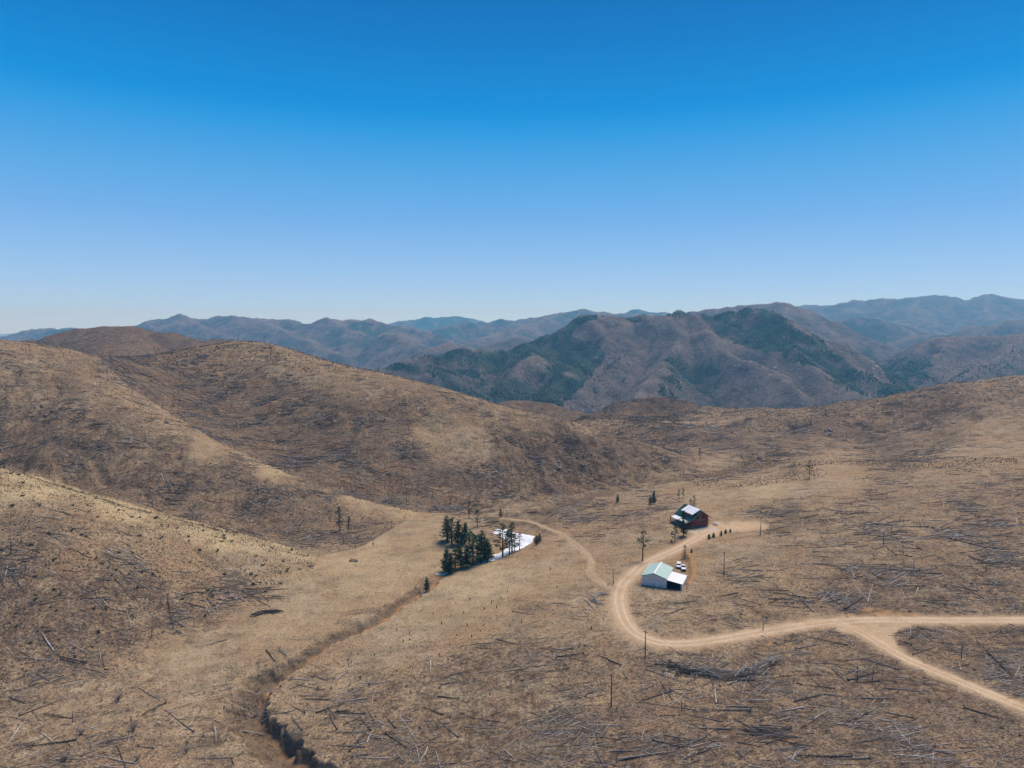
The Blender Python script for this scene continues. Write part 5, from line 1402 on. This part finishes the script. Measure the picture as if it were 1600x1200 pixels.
for i, (a, b) in enumerate(stump_px):
    g = ground_at(a, b); o = link_mesh('tree_stump', STUMP[i % 3]); s_ = rng.uniform(.42, .75); o.location = g; o.scale = (s_, s_, s_); o.rotation_euler = (0, 0, rng.uniform(0, 6.28))
    if (a, b) == (924, 983): lab = 'blackened stump alone in the tan grass inside the road bend'
    elif (a, b) == (476, 1115): lab = 'dark stump close to the gully bend'
    elif (a, b) == (350, 1108): lab = 'thin dark stump on the meadow side of the gully'
    else: lab = ('low', 'knee high', 'tall')[i % 3] + ' blackened stump in ' + ('the tan meadow right of the gully' if a < 700 else 'the meadow between the grove and the road')
    tag(o, lab, 'stump', 'blackened stumps in the meadow')
def snag(px, py, ptop, k, label, group=None):
    g = ground_at(px, py)
    if g is None: return
    o = link_mesh('burnt_snag', SNAG[k]); s_ = max(.12, (py - ptop) / FPX * g[1] / 10.0); o.location = g; w = min(1.1, s_ * .7 + .35); o.scale = (w, w, s_); o.rotation_euler = (rng.uniform(-.06, .06), rng.uniform(-.06, .06), rng.uniform(0, 6.28))
    tag(o, label, 'dead tree', group); return o
for a, b, t, k, lab in [(1381,852,829,0,'tall black snag standing alone on the burnt slope'),(958.5,912,887,1,'black snag at the junction of track and road'),(1393,830,818,0,'short black snag uphill of the tall black one'),(1374,831,825,0,'stubby black snag uphill of the tall black one'),(1428,890,872,3,'black snag on the burnt slope mid way to the frame edge'),(1541,893,875,3,'black snag on the burnt slope near the frame edge'),(1306,837,831,0,'short snag on the pale strip above the garage slope'),(1545,758,748,3,'small snag high on the tan slope at the frame side'),(1188,836,806,4,'grey branchy dead pine at the end of the yard'),(1203,833,815,4,'smaller grey dead pine at the end of the yard'),(1332,776,770,0,'short stick snag on the tan slope'),(1359,776,770,3,'second short stick snag on the tan slope'),(1065,1110,1090,3,'thin snag on the burnt foreground slope'),(1502,1028,1000,3,'thin grey snag in the wedge between the roads'),(1339,1063,1038,3,'thin snag below the branch road'),(1364,1062,1040,1,'second thin snag below the branch road'),(40,892,872,0,'black post like snag on the near hillside'),(94,880,862,3,'dark snag on the near hillside'),(123,700,684,0,'dark snag on the burnt hillside behind the near crest'),(82,735,716,1,'dark snag just over the near crest')]:
    snag(a, b, t, k, lab)
x, y, z = scatter(hillBC * (GRASS < .7) * .8 + ((GY > 480) & (GY < 900) & (PXs > 1000)) * BURN * .8 + .1 * BURN * (GY < 480), 250, 200, 900)
for i in range(len(x)):
    a, b = project(x[i], y[i], z[i]); h = rng.uniform(2.5, 8.5)
    if a < 1000: wh = ('upper burnt hillside' if b < 620 else 'lower burnt hillside') + (' by the frame edge' if a < 200 else (' over the hollow' if a < 450 else (' above the grove' if a < 750 else ' near the creek')))
    else: wh = ('far burnt crest' if b < 680 else ('rolling ground behind the house' if b < 790 else 'slope above the road')) + (' near the valley' if a < 1250 else (' in the middle' if a < 1430 else ' by the frame edge'))
    k = rng.choice((0, 1, 2, 3, 4))
    o = link_mesh('burnt_snag', SNAG[k]); w = rng.uniform(.55, .95); o.location = (x[i], y[i], z[i]); o.scale = (w, w, h / 10); o.rotation_euler = (rng.gauss(0, .08), rng.gauss(0, .08), rng.uniform(0, 6.28))
    tag(o, ('branchy grey' if k in (2, 4) else 'bare black') + (' tall' if h > 6.3 else (' short' if h < 4.2 else ' middling')) + ' snag on the ' + wh, 'dead tree', 'burnt snags on the hills')

# ------------------------------------------------------------------ rocks
M['rock_pink'] = plain('pink_granite', (.36, .25, .20), .95, .25, .8)
M['rock_pale'] = plain('pale_granite', (.42, .36, .31), .95, .2, .8)
M['rock_grey'] = plain('brown_granite', (.30, .215, .155), .95, .3, .8)
ROCK = []
for s in range(6):
    rnd = random.Random(300 + s); bm = bmesh.new(); bmesh.ops.create_icosphere(bm, subdivisions=2 if s < 3 else 1, radius=1.0)
    k = [Vector((rnd.gauss(0, 1), rnd.gauss(0, 1), rnd.gauss(0, 1))).normalized() for _ in range(6)]
    for v in bm.verts:
        for d in k:
            t = v.co.dot(d)
            if t > .62: v.co -= d * (t - .62) * .9
        v.co *= 1 + rnd.uniform(-.07, .07); v.co.z *= .75
    me = bpy.data.meshes.new('boulder'); bm.to_mesh(me); bm.free(); me.materials.append(M[('rock_pink', 'rock_pale', 'rock_grey')[s % 3]]); ROCK.append(me)
def rock(px, py, size, k, label, group=None):
    g = ground_at(px, py)
    if g is None: return
    o = link_mesh('boulder', ROCK[k]); o.location = (g[0], g[1], g[2] + size * .3); o.scale = (size * rng.uniform(.85, 1.3), size * rng.uniform(.8, 1.2), size); o.rotation_euler = (rng.uniform(-.3, .3), rng.uniform(-.3, .3), rng.uniform(0, 6.28)); tag(o, label, 'rock', group); return o
rock(698, 1129, .85, 0, 'round pinkish boulder among burnt logs in the foreground')
rock(680, 1149, .3, 1, 'small white stone below the round boulder')
rock(1183, 1111, .28, 1, 'small white stone beside a long grey log')
rock(250, 1130, .35, 1, 'pale stone in the foreground meadow')
rock(1038, 1006, .3, 1, 'white marker stone at the road edge near the pole')
rock(1075, 901, .45, 1, 'white stone on the earth bank by the garage')
for cx, cy, sx, sy, n, sz, ks, where in [(365,935,18,6,14,.8,(0,3,2),'at the foot of the near hillside'),(410,895,14,7,8,.6,(1,4),'on the tan flank of the near hillside'),(300,858,14,5,7,.5,(0,3),'high on the near hillside'),(880,735,60,28,30,.95,(2,5,5,2,0),'in the rocky end of the burnt hill'),(945,712,36,16,12,.95,(2,5),'on the creek face of the burnt hill'),(1050,640,22,8,8,1.2,(2,5,0),'on the knoll below the main mountain'),(1180,712,30,9,8,1.0,(2,0),'on the dark bank by the creek bend'),(790,745,34,22,12,.8,(2,5,0),'above the pond on the burnt hill'),(1215,712,26,9,9,1.1,(0,3,2),'in the outcrop by the creek bend'),(1135,700,30,9,8,.9,(2,5,0),'on the crest behind the valley pine'),(690,790,24,16,10,.55,(0,2,3),'at the hill foot above the grove'),(1110,668,18,6,8,1.5,(1,4),'on the far burnt slope'),(1150,675,22,7,9,1.5,(1,4),'on the far burnt slope'),(1295,675,10,6,7,1.6,(0,3),'in the pink outcrop of the far slope'),(60,640,30,12,9,1.2,(2,0),'high on the burnt hillside at the frame side'),(270,650,22,12,8,1.1,(2,5),'beside the hollow of the burnt hillside'),(1300,880,60,20,12,.4,(1,4),'on the burnt slope above the road'),(918,955,12,5,5,.45,(1,4),'beside the grey slash ring')]:
    for i in range(n):
        k = rng.choice(ks)
        ox, oy, f = rng.gauss(0, sx * .5), rng.gauss(0, sy * .5), rng.uniform(.5, 1.4)
        rock(cx + ox, cy + oy, sz * f, k, ('small ' if f < .8 else ('large ' if f > 1.1 else '')) + ('pinkish', 'pale', 'brown')[k % 3] + (' boulder ' if sz > .7 else ' stone ') + where + (', uphill part' if oy < -sy * .15 else (', downhill part' if oy > sy * .15 else ', middle part')), 'rocks ' + where)

# ------------------------------------------------------------------ slash piles, each branch a piece of its pile
STICK = [MB().tube([(-.5, 0, 0), (0, rng.uniform(-.02, .02), rng.uniform(0, .03)), (.5, 0, 0)], [.026, .021, .01], 5).mesh('branch', M[m]) for m in ('grey_wood', 'char', 'grey_wood', 'pale_wood')]
def pile(name, label, path, n, width, height, lmin, lmax, along, mats=(0, 1, 2)):
    W = world_line(path, 6); c = W[len(W) // 2]; root = empty(name, tuple(c)); tag(root, label, 'brush pile')
    for i in range(n):
        t = rng.random() * (len(W) - 1.001); j = int(t); p = W[j] + (W[j + 1] - W[j]) * (t - j); d = W[j + 1] - W[j]; a0 = math.atan2(d[1], d[0])
        q = rng.gauss(0, width * .4); x_, y_ = p[0] - math.sin(a0) * q, p[1] + math.cos(a0) * q; z_ = float(gsample(x_, y_)) + rng.uniform(.05, height) * max(.15, 1 - abs(q) / width)
        o = link_mesh('branch', STICK[rng.choice(mats)], root); L = rng.uniform(lmin, lmax); a = a0 + rng.gauss(0, along)
        o.location = (x_ - c[0], y_ - c[1], z_ - c[2]); o.rotation_euler = (0, rng.gauss(0, .16), a); th = rng.uniform(3.2, 6.5); o.scale = (L, th, th)
    return root
pile('slash_pile', 'long curved grey slash pile below the road', [(1095,1052),(1125,1057),(1155,1057),(1180,1050),(1200,1040),(1213,1030)], 130, 3.0, 2.4, 3, 8, .35, (0, 2, 2, 3, 0))
pile('slash_pile', 'flat dark slash heap beside the long curved pile', [(1045,1038),(1065,1050),(1090,1050)], 60, 3.2, .9, 2.5, 7, .6, (1, 0, 1))
pile('brush_pile', 'flat dark brush pile alone on the tan meadow', [(399,961),(415,957),(436,957)], 70, 2.2, 1.0, 2, 6, .3, (1, 1, 0))
pile('slash_pile', 'pale grey slash ring beside the road bend', [(947,929),(934,929),(926,936),(932,943),(946,945)], 44, 1.2, .8, 2, 4.5, .5, (0, 3, 3))
pile('slash_pile', 'grey log heap near the bottom right of the foreground', [(1170,1143),(1200,1148),(1235,1150)], 40, 4.0, 1.0, 4, 9, .3, (0, 1, 2))
pile('brush_pile', 'tangle of grey branches inside the gully bend', [(385,1100),(408,1118),(420,1140)], 34, 3.5, .9, 2, 6, .9, (0, 2, 1))
pile('brush_pile', 'dark brush heap in the hollow above the pond', [(826,802),(845,803),(862,800)], 40, 2.0, 1.0, 2, 6, .5, (1, 1, 0))
pile('brush_pile', 'small dark brush clump on the meadow near the draw', [(546,878),(552,876),(558,878)], 26, .9, .8, 1, 2.4, 1.2, (1, 0))
pile('brush_pile', 'bleached branches on the hillside above the grove', [(742,795),(746,785),(740,776)], 26, 2.2, 1.2, 3, 7, .5, (0, 3, 1))

# bare grey bushes and dead crowns in the foreground meadow
def bare_bush(px, py, size, label, n=46):
    g = ground_at(px, py); root = empty('bare_bush', g); tag(root, label, 'bush'); rnd = random.Random(int(px)); mb = MB(); st = MB()
    for k in range(3): st.tube([(0, 0, -.2), (rnd.uniform(-.2, .2), rnd.uniform(-.2, .2), 1.0)], [.09, .05], 5)
    for _ in range(n):
        a = rnd.uniform(0, 6.28); l = rnd.uniform(.6, 1.5); r0 = rnd.uniform(.1, .9)
        p = Vector((math.cos(a) * .15, math.sin(a) * .15, r0)); q = p + Vector((math.cos(a) * .8, math.sin(a) * .8, rnd.uniform(.4, 1.3))) * l
        mb.tube([p, q], [.035, .012], 3, False)
        for _ in range(2):
            q2 = p.lerp(q, rnd.uniform(.4, .9)); mb.tube([q2, q2 + Vector((rnd.gauss(0, .4), rnd.gauss(0, .4), rnd.uniform(.1, .5)))], [.018, .008], 3, False)
    root.scale = (size,) * 3; st.build('stem', M['char'], root); mb.build('twigs', M['grey_wood'], root)
bare_bush(185, 1095, 1.35, 'bare twiggy grey bush standing in the foreground meadow')
bare_bush(208, 1142, 1.2, 'dead bushy crown around two pale stems in the foreground meadow')
bare_bush(127, 1148, 1.0, 'dark twiggy bush around the charred stump in the foreground')
bare_bush(102, 1188, 1.1, 'low grey twig bush at the bottom of the meadow')
bare_bush(292, 1176, .9, 'small grey twig bush in the shallow wash')
bare_bush(215, 1188, .9, 'small dark twig bush at the bottom edge')

# ------------------------------------------------------------------ forest on the mountains
M['forest'] = plain('forest_conifer', (.028, .046, .030), .95, .4, 30.0)
w = np.clip(FOREST - .2, 0, 1) * np.clip(.3 + 2 * fbm(GX, GY, 60, 2, 181), 0, 2); w[:fr0] = 0
x, y, z = scatter(w, 14000, 1500, 3300)
def cone_cloud(name, x, y, z, h):
    n = len(x); S = 5; V = np.empty((n, S + 1, 3)); r = h * nprng.uniform(.16, .26, n)
    for k in range(S):
        a = 2 * math.pi * k / S + nprng.uniform(-.4, .4, n); q = nprng.uniform(.7, 1.3, n); V[:, k] = np.column_stack([x + np.cos(a) * r * q, y + np.sin(a) * r * q, z + h * .12])
    V[:, S] = np.column_stack([x + nprng.normal(0, .04, n) * h, y, z + h])
    F = np.array([[k, (k + 1) % S, S] for k in range(S)])
    me = mesh_from(name, V.reshape(-1, 3), ((np.arange(n) * (S + 1))[:, None, None] + F[None]).reshape(-1, 3), 3, M['forest'], False)
    return link_mesh(name, me)
o = cone_cloud('far_forest', x, y, z, nprng.uniform(4, 9.5, len(x))); tag(o, 'dark conifer forest covering the far mountain faces', 'forest', None, 'stuff')
sp = np.zeros((NR, NC)); sp[fr0:] = 1.0
x, y, z = scatter(sp * (OWNER >= 0), 5000, 1600, 3200)
o = cone_cloud('scattered_far_trees', x, y, z, nprng.uniform(3, 6, len(x))); tag(o, 'scattered dead and living trees on the far burnt slopes', 'trees', None, 'stuff')
print('veg', time.time() - T0)

# ------------------------------------------------------------------ haze: one closed box of thin air round the camera and the land
def haze():
    x, y0, y1, z0, z1 = 28000.0, -300.0, 24500.0, float(GZ.min()) - 30, float(GZ.max()) + 60
    bm = bmesh.new(); bmesh.ops.create_cube(bm, size=1.0)
    for v in bm.verts: v.co = Vector((v.co.x * 2 * x, y0 + (v.co.y + .5) * (y1 - y0), z0 + (v.co.z + .5) * (z1 - z0)))
    me = bpy.data.meshes.new('haze'); bm.to_mesh(me); bm.free()
    o = bpy.data.objects.new('haze', me); COL.objects.link(o)
    m = bpy.data.materials.new('haze_air'); m.use_nodes = True; n = m.node_tree.nodes; n.clear()
    out = n.new('ShaderNodeOutputMaterial'); v = n.new('ShaderNodeVolumePrincipled')
    v.inputs['Color'].default_value = (.15, .56, .95, 1); v.inputs['Density'].default_value = 8.5e-5
    v.inputs['Absorption Color'].default_value = (1, 1, 1, 1)
    v.inputs['Anisotropy'].default_value = .2
    m.node_tree.links.new(v.outputs[0], out.inputs['Volume'])
    me.materials.append(m); m.cycles.homogeneous_volume = True if hasattr(m.cycles, 'homogeneous_volume') else None
    o['kind'] = 'stuff'; o['label'] = 'thin blue haze lying over the distant mountains'; o['category'] = 'haze'
haze()
print('done', time.time() - T0)
